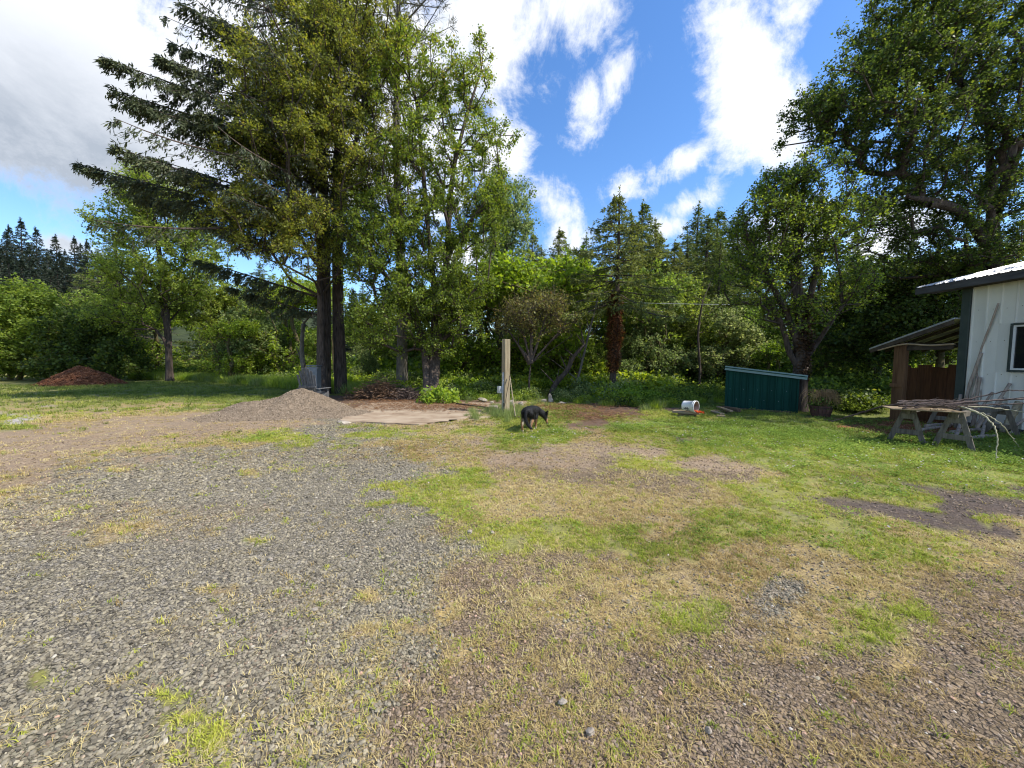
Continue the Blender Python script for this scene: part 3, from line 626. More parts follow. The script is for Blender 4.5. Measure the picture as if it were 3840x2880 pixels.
# conifers
def conifer_geo(seed, Ht, r0, z0, Lmax, dens=1.0, droop=0.15, up=0.25, nl=0.16, nw=0.05, whorl=0.5, shape=0.85, spray=0.34, extra=(), ragged=0.25, top=None, hang=0.35, nneed=9, side=None):
    rng = np.random.default_rng(seed); z = z0; tp = []; nseg = [[], [], [], []]; NP, ND = [], []
    zt = np.linspace(0, Ht, 9); tr = r0*(1-zt/Ht)**0.8+0.012; tr[0] *= 1.12
    ctr = np.stack([np.sin(zt*0.35+seed)*0.08, np.cos(zt*0.3+seed)*0.08, zt], 1); ctr[:, :2] -= ctr[0, :2]
    T = tube(ctr, tr, 10, 0.08, seed); trunk = (T[0], T[1][:1])
    specs = []
    while z < Ht-0.2:
        f = (Ht-z)/(Ht-z0); nb = max(3, int(round((4.5+rng.uniform(-1, 1.5))*dens)))
        a0 = rng.uniform(0, 2*pi)
        for k in range(nb):
            a = a0+k*2*pi/nb+rng.normal(0, 0.25); Lb = Lmax*f**shape*rng.uniform(1-ragged, 1+ragged*0.5)+0.06
            if side is not None: Lb *= side(a, z)
            el = (up*(1-f)*1.6-droop*f)+rng.normal(0, 0.07); specs.append((np.array([0, 0, z+rng.uniform(-.2, .2)*whorl]), a, Lb, el))
        z += whorl*rng.uniform(0.7, 1.3)*(0.55+0.45*f)
    for (p0, a, Lb, el) in specs:
        d = np.array([math.sin(a)*math.cos(el), math.cos(a)*math.cos(el), math.sin(el)])
        tp.append((p0, d, Lb, -0.10*droop*4, rng))
    allb = [(p0, d, Lb, -0.08-0.25*droop) for (p0, d, Lb, _, _) in tp]+[(np.asarray(p), norm(np.asarray(q, float)-np.asarray(p, float)), float(np.linalg.norm(np.asarray(q, float)-np.asarray(p, float))), 0.0) for p, q in extra]
    for (p0, d, Lb, sag) in allb:
        n = max(3, int(Lb/0.6)); f = np.linspace(0, 1, n+1)[:, None]
        ax = p0+d*Lb*f+np.array([0, 0, 1.0])*(sag*Lb*np.sin(pi*f*0.5)**2 - sag*0.5*Lb*f**3)
        rb = 0.010+0.011*Lb*(1-f[:, 0])**0.9
        nseg[0].append(ax[:-1]); nseg[1].append(ax[1:]); nseg[2].append(rb[:-1]); nseg[3].append(rb[1:])
        # side sprays
        m_ = max(2, int(Lb/(0.16 if sag else 0.07)*min(1.0, dens))); s = np.sort(rng.uniform(0.12, 1.0, m_)); bp = np.stack([np.interp(s, f[:, 0], ax[:, i]) for i in range(3)], 1)
        lat = norm(np.cross(d, [0, 0, 1.0])); sg = np.where(np.arange(m_) % 2 == 0, 1.0, -1.0)[:, None]
        bl = (spray*Lb*(1-s)**0.7*np.minimum(1, s*3)+0.20*min(1, Lb))*rng.uniform(.6, 1.2, m_); bl = np.minimum(bl, 1.6)
        bd = norm(d*0.75+lat*sg*rng.uniform(.5, 1.1, (m_, 1))+np.array([0, 0, 1.0])*rng.normal(-hang, 0.25, (m_, 1)))
        be = bp+bd*bl[:, None]
        nseg[0].append(bp); nseg[1].append(be); nseg[2].append(np.full(m_, 0.008)); nseg[3].append(np.full(m_, 0.004))
        q = nneed*(3 if sag == 0.0 and len(extra) else 1); w = np.repeat(np.arange(m_), q); tt = rng.random(len(w))
        NP.append(bp[w]+(be-bp)[w]*tt[:, None]+rng.normal(size=(len(w), 3))*0.04)
        ND.append(norm(bd[w]+rng.normal(size=(len(w), 3))*0.55+np.array([0, 0, -0.5*hang])))
    lz = rng.uniform(Ht-1.0, Ht+.25, 60); NP.append(np.stack([lz*0, lz*0, lz], 1)+ctr[-1]*[1, 1, 0]); ND.append(norm(rng.normal(size=(60, 3))+[0, 0, 1.2]))
    NP = np.concatenate(NP); ND = np.concatenate(ND); k = len(NP)
    Nn = np.array([[0, 0, 0.8]])+rng.normal(size=(k, 3))*0.5
    leafV = leaves(NP, ND, Nn, nl*rng.uniform(.6, 1.3, k), nw*rng.uniform(.7, 1.3, k))
    tint = np.clip(rng.normal(0.5, 0.22, k), 0, 1)
    br = segs(np.concatenate(nseg[0]), np.concatenate(nseg[1]), np.concatenate(nseg[2]), np.concatenate(nseg[3]), 3)
    return trunk, br, leafV, tint
def conifer(name, label, base, geo, leafm, barkm, group=None, rz=0.0, sc=1.0, cat='conifer'):
    root = thing(name, label, cat, base, rz, group)
    trunk, br, lf, tint = geo
    link('trunk', mesh_np('trunk', *trunk, smooth=True), root, barkm); link('limbs', mesh_np('limbs', *br), root, barkm)
    link('crown', mesh_np('crown', lf[0], lf[1], np.repeat(tint, 4)), root, leafm); root.scale = (sc,)*3
    return root
def dup(root, loc, rz=0.0, sc=(1, 1, 1), label=None, group=None, cat=None):
    r = root.copy(); C.objects.link(r); r.location = tuple(float(c) for c in loc); r.rotation_euler = (0, 0, rz); r.scale = sc
    if label: r['label'] = label
    if group: r['group'] = group
    if cat: r['category'] = cat
    for ch in list(root.children):
        c = ch.copy(); C.objects.link(c); c.parent = r
        for gch in ch.children:
            d = gch.copy(); C.objects.link(d); d.parent = c
    return r

# --- the two tall old firs and the pine, centre left
F1 = grd(699, 852); F2 = grd(738, 850)
def tips(base, lst): return [((0, 0, at(u, v, Y)[2]-dz), at(u, v, Y)-base) for (u, v, Y, dz) in lst]
bx = F1.copy(); bx[2] = 0
ex = tips(bx, [(168, 352, 13.2, .8), (252, 316, 12.6, .6), (230, 126, 12.4, -.4), (236, 190, 12.8, -.2), (345, 122, 13.2, -.5), (372, 92, 13.6, -.6), (386, 5, 13.2, -.8), (470, 40, 14, -.6), (300, 420, 15, .5),
                (430, 560, 15.5, 1.2), (500, 620, 16, 1.0), (330, 340, 13.6, .4), (420, 230, 13.5, 0), (280, 215, 12.6, 0), (450, 480, 15, .8)])
side1 = lambda a, z: 1.0 if math.sin(a) < 0.2 else 0.55
geo1 = conifer_geo(5, 31, 0.28, 7.5, 6.3, 1.25, 0.12, 0.3, 0.17, 0.042, 0.62, 0.8, 0.30, ex, 0.3, hang=0.8, nneed=16, side=side1)
conifer('fir_tree', 'tall old fir with a thick furrowed trunk and long boughs reaching left', F1, geo1, MT['fir'], MT['bark'])
side2 = lambda a, z: 0.9 if math.cos(a) > 0 else 0.6
geo2 = conifer_geo(9, 29, 0.25, 8.5, 4.6, 1.0, 0.12, 0.3, 0.17, 0.045, 0.7, 0.8, 0.32, (), 0.3, hang=0.75, nneed=14, side=side2)
conifer('fir_tree', 'tall old fir just right of its twin, trunk streaked pale', F2, geo2, MT['fir'], MT['bark'])
PN = grd(868, 848)
geo3 = conifer_geo(13, 24.5, 0.24, 12.5, 3.6, 0.8, -0.15, 0.5, 0.26, 0.022, 0.75, 0.55, 0.30, (), 0.35, hang=-0.1, nneed=11)
conifer('pine_tree', 'slender grey-trunked pine with wispy needles high behind the maples', PN, geo3, MT['pine'], MT['bark_grey'], cat='pine')

# --- olive maple in front of the firs
B = grd(699, 859)
st = [stem_px([(699, 859), (695, 760), (692, 640), (689, 560), (684, 470), (660, 300), (640, 150)], 16.6, B),
      stem_px([(694, 640), (712, 540), (740, 430), (780, 250), (800, 90)], 16.8),]
tree('maple_tree', 'tall maple with olive yellow leaves standing in front of the firs', 'maple', st,
     [lob(640, 290, 135, 130, 15.2, 190), lob(740, 150, 115, 130, 15.8, 160), lob(545, 440, 95, 100, 15, 110), lob(680, 520, 130, 90, 15.4, 150), lob(800, 60, 90, 90, 16.2, 110), lob(610, 180, 100, 85, 15, 110),
      lob(760, 330, 110, 130, 15.8, 150), lob(560, 330, 70, 60, 14.8, 60), lob(650, 60, 70, 60, 15.5, 60)], MT['olive'], MT['bark'], 0.13, 120000, 0.078, 21, spread=0.36, arch=0.05, gaps=0.7)
# --- green multi-stemmed maple
B = grd(930, 866)
st = [stem_px([(928, 866), (934, 760), (938, 640), (925, 500), (915, 380), (900, 220)], 16.2, B),
      stem_px([(934, 866), (946, 740), (965, 560), (975, 400), (1000, 280), (1040, 150)], 16.4, B+np.array([.14, 0.05, 0])),
      stem_px([(922, 866), (915, 740), (880, 620), (850, 480), (820, 330), (800, 220)], 16.2, B+np.array([-.12, 0.05, 0]))]
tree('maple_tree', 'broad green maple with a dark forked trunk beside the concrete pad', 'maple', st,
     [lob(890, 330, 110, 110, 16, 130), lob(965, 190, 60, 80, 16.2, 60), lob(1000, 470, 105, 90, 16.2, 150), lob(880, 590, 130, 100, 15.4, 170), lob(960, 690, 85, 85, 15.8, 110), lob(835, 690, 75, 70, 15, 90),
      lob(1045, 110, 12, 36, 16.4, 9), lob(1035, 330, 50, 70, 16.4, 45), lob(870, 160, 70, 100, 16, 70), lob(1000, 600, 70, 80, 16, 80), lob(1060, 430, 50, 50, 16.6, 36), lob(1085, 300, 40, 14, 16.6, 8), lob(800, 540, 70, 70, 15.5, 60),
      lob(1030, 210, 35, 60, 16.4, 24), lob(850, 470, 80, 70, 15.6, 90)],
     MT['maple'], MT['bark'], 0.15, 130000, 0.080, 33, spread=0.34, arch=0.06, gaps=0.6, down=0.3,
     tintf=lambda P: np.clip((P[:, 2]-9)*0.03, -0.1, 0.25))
# --- pale feathery tree right behind it
B = np.array([at(1075, 700, 23)[0], 23, 0])
tree('alder_tree', 'pale feathery young tree peeping out right of the green maple', 'alder', [line3(B, at(1085, 450, 23), 6, .1, 3)],
     [lob(1090, 450, 62, 70, 23, 90), lob(1065, 540, 60, 60, 23, 70), lob(1110, 500, 40, 50, 23, 40), lob(1080, 640, 60, 60, 22, 60)], MT['pale'], MT['bark_grey'], 0.16, 22000, 0.12, 5, spread=0.5, gaps=0.5)
# --- deciduous tree left with slim trunk on the lawn
B = grd(367, 824); YT = float(B[1])
st = [stem_px([(367, 824), (362, 700), (352, 600), (340, 520), (330, 440)], YT, B), stem_px([(366, 760), (350, 660), (318, 600), (290, 540)], YT, (B+at(362, 700, YT))/2)]
tree('lawn_tree', 'slim dark-trunked tree on the lawn left of the firs', 'deciduous tree', st,
     [lob(330, 410, 62, 55, YT, 110), lob(290, 490, 75, 60, YT, 120), lob(410, 520, 80, 55, YT, 110), lob(300, 600, 90, 55, YT-1, 110), lob(270, 680, 70, 45, YT-1, 70), lob(420, 600, 70, 55, YT, 70), lob(360, 470, 70, 60, YT, 80), lob(380, 640, 60, 40, YT, 40)],
     MT['mid'], MT['bark'], 0.20, 56000, 0.125, 41, spread=0.5, gaps=0.6)
# --- big bright shrub trees, far left edge
B = np.array([at(20, 800, 26)[0], 26, 0])
tree('hazel_bush', 'big green spreading bush at the left edge of the lawn', 'bush', [line3(B, B+np.array([0, 0, 3.5]), 5, .1, 1), line3(B+[.6, 0, 0], B+np.array([2.6, 0, 3.2]), 5, .1, 2)],
     [lob(30, 690, 110, 62, 25.5, 150, 2.6), lob(100, 720, 55, 50, 25.5, 70, 2), lob(-60, 690, 100, 80, 25.5, 90, 2.6), lob(80, 770, 80, 36, 25.2, 70, 2), lob(5, 760, 90, 50, 24.8, 90, 2.2), lob(50, 635, 50, 26, 25.5, 30)], MT['mid'], MT['bark_moss'], 0.12, 60000, 0.15, 44, spread=0.5, upn=1.1, gaps=0.5)
B = np.array([at(200, 800, 25.5)[0], 25.5, 0])
tree('dark_thicket', 'dark leafy thicket behind the bark chip pile', 'bush', [line3(B, B+np.array([0, 0, 3]), 5, .1, 1), line3(B+[1.5, 0, 0], B+np.array([2.2, 0, 3.2]), 5, .1, 2)],
     [lob(190, 730, 75, 60, 25.5, 110, 2), lob(150, 780, 60, 35, 25, 60, 2), lob(240, 780, 60, 40, 25.5, 70, 2), lob(225, 700, 40, 40, 26, 40, 1.6)], MT['dark'], MT['bark_moss'], 0.1, 30000, 0.16, 45, spread=0.55, gaps=0.5)

# --- maples on the right
B = grd(1728, 893); YM = float(B[1])+0.9; B[1] = YM; B[0] = at(1728, 860, YM)[0]
fan = [[(1728, 880), (1729, 790), (1728, 710), (1726, 640), (1722, 560), (1732, 470), (1740, 350)], [(1728, 715), (1715, 620), (1695, 500), (1672, 380)], [(1729, 730), (1748, 650), (1770, 560), (1800, 470)],
       [(1728, 760), (1700, 680), (1655, 590), (1610, 500)], [(1729, 800), (1705, 760), (1688, 700), (1650, 640), (1615, 620)], [(1730, 790), (1765, 740), (1800, 690), (1830, 640)]]
st = [stem_px(f_, YM, B if k_ == 0 else None) for k_, f_ in enumerate(fan)]
tree('maple_tree', 'fan-shaped maple with ivy-clad stems behind the green shed', 'maple', st,
     [lob(1720, 400, 75, 55, YM, 95), lob(1640, 490, 60, 75, YM, 80), lob(1790, 490, 70, 80, YM, 90), lob(1700, 560, 110, 75, YM, 120), lob(1615, 610, 50, 60, YM, 50), lob(1800, 620, 65, 70, YM, 70), lob(1690, 680, 90, 40, YM, 40), lob(1740, 480, 60, 60, YM, 50)],
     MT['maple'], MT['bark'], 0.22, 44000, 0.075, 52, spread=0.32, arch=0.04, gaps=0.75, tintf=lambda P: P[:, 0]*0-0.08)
B = np.array([at(2152, 700, 14.5)[0], 14.5, 0])
st = [np.array([B, at(2150, 640, 14.5), at(2145, 520, 14.5), at(2140, 380, 14.3), at(2130, 200, 14), at(2100, 40, 13.8)]),
      np.array([at(2148, 560, 14.5), at(2090, 470, 14), at(2030, 440, 13.6), at(1960, 425, 13.4)]),
      np.array([at(2142, 400, 14.4), at(2060, 330, 13.6), at(1980, 250, 13.2), at(1880, 200, 13)]),
      np.array([at(2145, 470, 14.4), at(2180, 380, 13.6), at(2230, 250, 13)])]
tree('maple_tree', 'huge dark spreading maple towering over the white building', 'maple', st,
     [lob(u_, v_, ru_, rv_, Y_, n_, 1.5) for (u_, v_, ru_, rv_, Y_, n_) in [(1940, 20, 70, 26, 13, 40), (1985, 70, 120, 30, 13, 70), (1900, 120, 70, 24, 12.8, 36), (1990, 150, 130, 34, 13, 80), (1880, 185, 120, 28, 12.8, 64), (1800, 215, 85, 22, 12.8, 38),
      (1770, 255, 60, 20, 12.8, 24), (1860, 265, 120, 28, 12.9, 60), (1990, 250, 120, 36, 13.2, 70), (1900, 320, 100, 26, 13.2, 44), (2000, 350, 130, 34, 13.4, 70), (1950, 420, 130, 30, 13.8, 60), (1880, 470, 100, 26, 14.5, 36), (1990, 500, 130, 34, 14.2, 60),
      (2080, 560, 120, 34, 14.6, 50), (1940, 570, 110, 28, 14.8, 40), (2120, 60, 120, 60, 13.4, 100), (2130, 180, 120, 60, 13.4, 100), (2120, 300, 120, 60, 13.6, 100), (2140, 420, 120, 60, 14, 90), (2150, 520, 90, 40, 14.2, 50), (2260, 100, 90, 110, 13.4, 80), (2270, 330, 90, 110, 13.6, 80), (2060, 0, 100, 30, 13, 50)]]+[(np.array(q_), (2.3, 2.0, 1.1), 60) for q_ in ((17.2, 9.8, 11.5), (17.6, 8.9, 12.7), (18.7, 8.2, 13.7))],  # last three crown lobes are added out of view to shade the shed side
     MT['dark'], MT['bark'], 0.25, 175000, 0.078, 61, spread=0.34, arch=0.02, gaps=0.7, upn=1.3, pathw=0.25)
for (u, Y, lbl, lo, sd_) in [(1900, 17.5, 'dense dark shrubby tree left of the lean-to roof', [lob(1890, 640, 90, 70, 17.5, 120), lob(1880, 740, 90, 60, 17, 110), lob(1960, 700, 70, 70, 17.5, 90)], 71),
                             (2030, 15.5, 'shaded leafy tree directly behind the lean-to roof', [lob(2030, 620, 90, 50, 16, 110), lob(2000, 700, 90, 60, 15.6, 90), lob(2110, 600, 80, 50, 16, 70)], 72)]:
    B = np.array([at(u, 800, Y)[0], Y, 0])
    tree('shade_tree', lbl, 'tree', [line3(B, B+np.array([0, 0, 4]), 6, .12, sd_)], lo, MT['dark'], MT['bark_moss'], 0.13, 26000, 0.13, sd_, spread=0.55, gaps=0.5)

# --- middle: fir with dead ivy, twiggy shrub tree, leaning trunks
B = grd(1322, 858); YC = float(B[1])
geo = conifer_geo(31, at(1338, 418, YC)[2], 0.15, 4.2, 3.1, 1.3, 0.15, 0.18, 0.13, 0.045, 0.40, 1.0, 0.28, (), 0.3, hang=0.3, nneed=22)
cf = conifer('young_fir', 'fir with its lower trunk wrapped in brown dead ivy', B, geo, MT['fir2'], MT['bark'])
def ivy(parent, pts, r0, n, seed, ls=0.09, mat='ivy'):
    rng = np.random.default_rng(seed); pts = np.asarray(pts, float); t_ = rng.random(n); ff = np.linspace(0, 1, len(pts))
    c = np.stack([np.interp(t_, ff, pts[:, i]) for i in range(3)], 1); a = rng.uniform(0, 2*pi, n); rr_ = r0*rng.uniform(.6, 1.1, n)*(0.55+0.45*np.sin(pi*np.clip(t_*0.93+0.04, 0, 1)))*(1+0.25*np.sin(t_*17+np.sin(a)*2))
    P = c+np.stack([np.cos(a)*rr_, np.sin(a)*rr_, rng.normal(0, .05, n)], 1); D = np.stack([np.cos(a), np.sin(a), rng.normal(-.6, .5, n)], 1)
    V, F = leaves(P, D, np.stack([np.cos(a), np.sin(a), rng.normal(.3, .4, n)], 1), ls*rng.uniform(.6, 1.3, n), ls*rng.uniform(.6, 1.2, n))
    o = link('ivy', mesh_np('ivy', V, F, np.repeat(np.clip(rng.normal(.45, .25, n), 0, 1), 4)), parent, MT[mat]); o['kind'] = 'stuff'; return o
zi0, zi1 = at(1322, 800, YC)[2], at(1326, 628, YC)[2]
ivy(cf, [(0, 0, zi0), (0.05, 0, (zi0+zi1)/2), (0.03, 0, zi1)], 0.31, 5500, 3, .085)
mp_ = [o for o in C.objects if o.get('label', '').startswith('fan-shaped')][0]
ivy(mp_, [(0, 0, 0.9), (0, 0, 1.8), (0.0, 0, 2.8), (-.03, 0, 3.9)], 0.24, 4200, 4, .08, 'ivy_dark')
B = grd(1142, 862)
YB_ = float(B[1])
st = [stem_px([(1140, 862), (1144, 810), (1148, 775)], YB_, B)]+[stem_px([(1147, 785), ((1147+u_)/2, (770+v_)/2+8), (u_, v_)], YB_) for u_, v_ in ((1092, 705), (1118, 668), (1150, 650), (1185, 665), (1222, 700), (1236, 725))]
tree('shrub_tree', 'fan-branched olive shrub tree behind the wooden post', 'shrub', st, [lob(1150, 665, 80, 30, YB_, 60, 1.1), lob(1215, 695, 36, 34, YB_, 26, 1.0), lob(1098, 690, 34, 34, YB_, 24, 1.0), lob(1150, 710, 60, 26, YB_, 24, 1.0)],
     MT['twig'], MT['bark'], 0.12, 7000, 0.075, 81, spread=0.5, arch=-0.03, gaps=0.9, twigs=9, rtip=0.008)
def lean(label, pts, Y, r, mat, seed, lo=None):
    P = stem_px(pts, Y); P[0][2] = -0.05
    if lo is None:
        root = thing('bare_trunk', label, 'tree trunk', P[0]); V, F = tube(catmull(P-P[0], 5), np.linspace(r, r*0.5, 5*(len(P)-1)+1), 8, .12, seed); link('trunk', mesh_np('trunk', V, F, smooth=True), root, mat)
        rg = np.random.default_rng(seed); q = (P-P[0])[1:]; a = np.repeat(q, 2, 0); b_ = a+rg.normal(size=a.shape)*[.5, .3, .4]+[0, 0, .5]
        V, F = segs(a, b_, np.full(len(a), r*.35), np.full(len(a), r*.1), 5); link('limbs', mesh_np('limbs', V, F), root, mat); return root
    return tree('leaning_tree', label, 'tree', [P], lo, MT['mid'], mat, r, 9000, .12, seed)
lean('dark moss-covered trunk leaning right behind the rocks', [(1185, 865), (1200, 830), (1225, 800), (1240, 770), (1262, 745)], 16.5, 0.13, MT['bark'], 1)
lean('pale slim trunk leaning right near the ivy-wrapped fir', [(1240, 860), (1248, 820), (1258, 780), (1272, 720), (1290, 650)], 16.8, 0.07, MT['bark_grey'], 2)
lean('pale slender trunk standing left of the twin firs', [(660, 850), (657, 800), (652, 760), (655, 700)], 19, 0.16, MT['bark_grey'], 4)
lean('orange-mossed crooked trunk seen between the twin firs', [(721, 845), (722, 800), (718, 740), (724, 690)], 22.5, 0.07, MT['bark_moss'], 5)
lean('slim dark trunk standing left of the green shed', [(1508, 870), (1512, 800), (1508, 720), (1518, 650)], 18.5, 0.07, MT['bark'], 6)
lean('thin pole-like dead trunk leaning over the dark thicket', [(255, 800), (298, 743), (342, 690), (388, 636)], 27, 0.045, MT['bark_grey'], 8)

# --- background trees, copied
P0 = np.array([0, 0, 0.0])
def proto_decid(seed, mat, hgt, wid, nl, ls, name='riverside_tree'):
    rg = np.random.default_rng(seed); lobes = []
    for k in range(7):
        a = rg.uniform(0, 2*pi); r = rg.uniform(0.2, 0.55)*wid; z = rg.uniform(0.3, 0.9)*hgt
        lobes.append((np.array([math.cos(a)*r, math.sin(a)*r, z]), (wid*rg.uniform(.3, .48), wid*rg.uniform(.3, .48), hgt*rg.uniform(.12, .2)), 45))
    lobes.append((np.array([0, 0, hgt*.85]), (wid*.3, wid*.3, hgt*.17), 40)); lobes.append((np.array([0, 0, hgt*.3]), (wid*.55, wid*.55, hgt*.24), 70))
    return tree(name, 'leafy tree', 'tree', [line3(P0, (rg.normal(0, .3), rg.normal(0, .3), hgt*.8), 6, .12, seed), line3(P0+[.2, .1, 0], (wid*.3, 0, hgt*.6), 5, .12, seed+1)], lobes, mat, MT['bark_moss'], 0.14, nl, ls, seed, spread=0.38, gaps=0.6)
pa = proto_decid(101, MT['mid'], 7.5, 4.2, 15000, 0.155); pb_ = proto_decid(102, MT['light'], 6.5, 4.0, 14000, 0.155); pc = proto_decid(103, MT['mid'], 8.5, 3.6, 15000, 0.155); pd_ = proto_decid(104, MT['pale'], 7, 3.6, 13000, 0.15)
protos = [pa, pb_, pc, pd_]; used = [False]*4
def place(k, u, vtop, Y, label, wscale=1.0, group=None):
    p_ = protos[k]; hg = (7.5, 6.5, 8.5, 7.0)[k]; top = at(u, vtop, Y); s = top[2]/hg; loc = (top[0], Y, -0.1); rz = rnd.uniform(0, 6.28); sc = (s*wscale, s*wscale, s)
    if not used[k]:
        used[k] = True; p_.location = loc; p_.rotation_euler = (0, 0, rz); p_.scale = sc; p_['label'] = label
        if group: p_['group'] = group
        return p_
    return dup(p_, loc, rz, sc, label, group)
BT = [(0, 455, 615, 29, 'sunlit leafy tree just right of the slim lawn tree'), (3, 545, 640, 27, 'greyish pale tree left of the twin firs'), (1, 500, 690, 25, 'low yellow-green tree under the left fir boughs'),
 (2, 600, 600, 30, 'tall leafy tree behind the wooden chair back'), (1, 640, 600, 27, 'bright tree lit by sun left of the fir trunks'), (0, 790, 660, 24, 'rounded leafy tree right of the twin firs'),
 (2, 860, 620, 26, 'leafy tree filling in behind the slim pine trunk'), (3, 780, 740, 22, 'pale low willow behind the brush heap'), (1, 1000, 620, 21.5, 'bright green tree right of the forked maple'),
 (1, 1085, 600, 22, 'bright lime tree behind the top of the wooden post'), (1, 1165, 572, 20.5, 'tallest lime green tree right of the wooden post'), (0, 1230, 560, 24, 'leafy tree beside the ivy-wrapped fir, on its left'),
 (2, 1250, 640, 19.5, 'leafy tree behind the leaning trunks'), (0, 1390, 590, 21, 'leafy tree beside the ivy-wrapped fir, on its right'), (3, 1440, 640, 20, 'pale thin-leaved tree above the white bucket'),
 (2, 1500, 600, 22, 'tall leafy tree left of the green shed'), (3, 1560, 640, 20, 'pale-twigged tree over the left corner of the green shed'), (0, 1610, 660, 21, 'leafy tree above the green shed roof'),
 (2, 1850, 560, 22, 'shaded leafy tree right of the fan-shaped maple'), (0, 1790, 640, 19, 'leafy tree behind the barrel planter'), (2, 1930, 560, 24, 'tall leafy tree far behind the lean-to'),
 (1, 330, 660, 31, 'yellow-green tree deep behind the slim lawn tree'), (0, 215, 640, 30, 'leafy tree behind the dark thicket'), (1, 1660, 740, 18.5, 'bright low maple sapling over the shed roof'), (3, 1330, 700, 20, 'pale leafy tree behind the ivy trunk'),
 (0, 950, 640, 23, 'leafy tree behind the forked maple'), (0, 700, 720, 26, 'small leafy tree seen between the fir trunks'),
 (2, 2080, 560, 22, 'leafy tree behind the white building'), (0, -90, 620, 26, 'leafy tree beyond the left edge bush')]
for k, u, vt, Yb, lb in BT: place(k, u, vt, Yb, lb, rnd.uniform(.9, 1.2))
# conifers behind
gA = conifer_geo(201, 15, 0.22, 0.8, 5.6, 1.2, 0.15, 0.2, 0.17, 0.06, 0.5, 1.0, 0.22, (), 0.25, hang=0.25, nneed=13)
gB = conifer_geo(202, 15, 0.20, 1.2, 4.8, 1.1, 0.2, 0.2, 0.17, 0.06, 0.5, 0.95, 0.22, (), 0.4, hang=0.35, nneed=12)
gC = conifer_geo(203, 15, 0.20, 1.5, 4.2, 0.9, 0.15, 0.2, 0.30, 0.10, 0.6, 1.0, 0.24, (), 0.3, hang=0.3, nneed=10)
fp = [None, None, None]
def fir(k, u, vt, Y, label, mat='fir2', group=None, z0=0.0, w=1.35):
    top = at(u, vt, Y); s = (top[2]-z0)/15; loc = (top[0], Y, z0-0.2)
    if fp[k] is None:
        fp[k] = conifer('background_fir', label, loc, (gA, gB, gC)[k], MT[('fir2', 'fir2', 'far')[k]], MT['bark'], group); fp[k].scale = (s*w, s*w, s); return fp[k]
    return dup(fp[k], loc, rnd.uniform(0, 6.28), (s*w, s*w, s), label, group)
for a in [(0, 1152, 500, 36, 'fir with a broad dark cone left of the sky gap'), (1, 1172, 530, 34, 'shorter fir tucked against the broad dark one'), (0, 1212, 490, 36, 'narrow fir spire standing alone above the lime trees'),
          (1, 1265, 503, 33, 'sparse pale fir left of the ivy-wrapped fir'), (0, 1393, 432, 30, 'tall fir directly right of the ivy-wrapped fir'), (1, 1362, 455, 32, 'fir top showing behind the ivy-wrapped fir'), (0, 1462, 515, 27, 'bushy fir left of the pair of tall spires'),
          (1, 1508, 436, 34, 'tall fir, taller and left of the paired spires'), (0, 1533, 462, 31, 'dense fir, right one of the paired spires'), (1, 1592, 455, 34, 'fir spire half hidden by the fan-shaped maple'),
          (1, 248, 470, 34, 'blue-grey fir behind the slim lawn tree'), (0, 215, 540, 36, 'fir at the foot of the wooded slope'), (0, 1095, 575, 38, 'fir behind the pale feathery tree'), (1, 782, 610, 48, 'small distant fir between the firs and the maple'),
          (0, 1440, 560, 24, 'short full fir standing over the white bucket'), (0, 1485, 600, 22, 'low fir left of the shed, branches to the ground'), (1, 1425, 500, 29, 'fir filling the gap right of the ivy-wrapped fir'), (1, 1560, 510, 26, 'fir above the left end of the green shed'), (0, 1190, 560, 31, 'small fir behind the lime green trees'), (1, 1415, 472, 28, 'fir top between the ivy-wrapped fir and the bushy fir'), (1, 1483, 500, 30, 'slim fir in front of the paired spires'), (0, 1556, 448, 36, 'distant fir spire just right of the pair'), (0, 1628, 490, 32, 'fir at the left edge of the fan-shaped maple'), (0, 1720, 520, 32, 'fir hidden deep behind the fan-shaped maple'), (0, 1850, 500, 30, 'fir behind the dark maple boughs'), (1, 1950, 520, 34, 'fir deep behind the dark maple'), (0, 480, 590, 38, 'dark fir beyond the sunlit leafy tree'), (1, 560, 560, 40, 'dark fir beyond the greyish pale tree')]: fir(*a)
grp = 'dark conifers on the far wooded slope'; rr_ = np.random.default_rng(77)
for (u, vt, Y) in [(12, 498, 80), (45, 474, 74), (78, 492, 82), (20, 488, 95), (118, 508, 80), (160, 512, 84), (188, 520, 78), (140, 540, 90), (235, 545, 90), (60, 530, 70), (100, 545, 66), (-30, 490, 80), (-80, 480, 84)]:
    x_ = at(u, vt, Y)[0]; fir(2, u, vt, Y, 'dark conifer in the close ranks on the far slope', group=grp, z0=float(hillh(x_, Y)), w=0.95)
for q in range(210):
    Yq = rr_.uniform(46, 130) if q < 150 else rr_.uniform(50, 80); u = rr_.uniform(-250, 2450) if q < 150 else rr_.uniform(-150, 330); x_ = at(u, 700, Yq)[0]; z_ = float(hillh(x_, Yq)); hq = rr_.uniform(9, 15) if u < 300 else rr_.uniform(7, 11)
    s = hq/15; dup(fp[2], (x_, Yq, z_-.3), rr_.uniform(0, 6.28), (s*1.15, s*1.15, s), 'dark conifer in the close ranks on the far slope', grp)

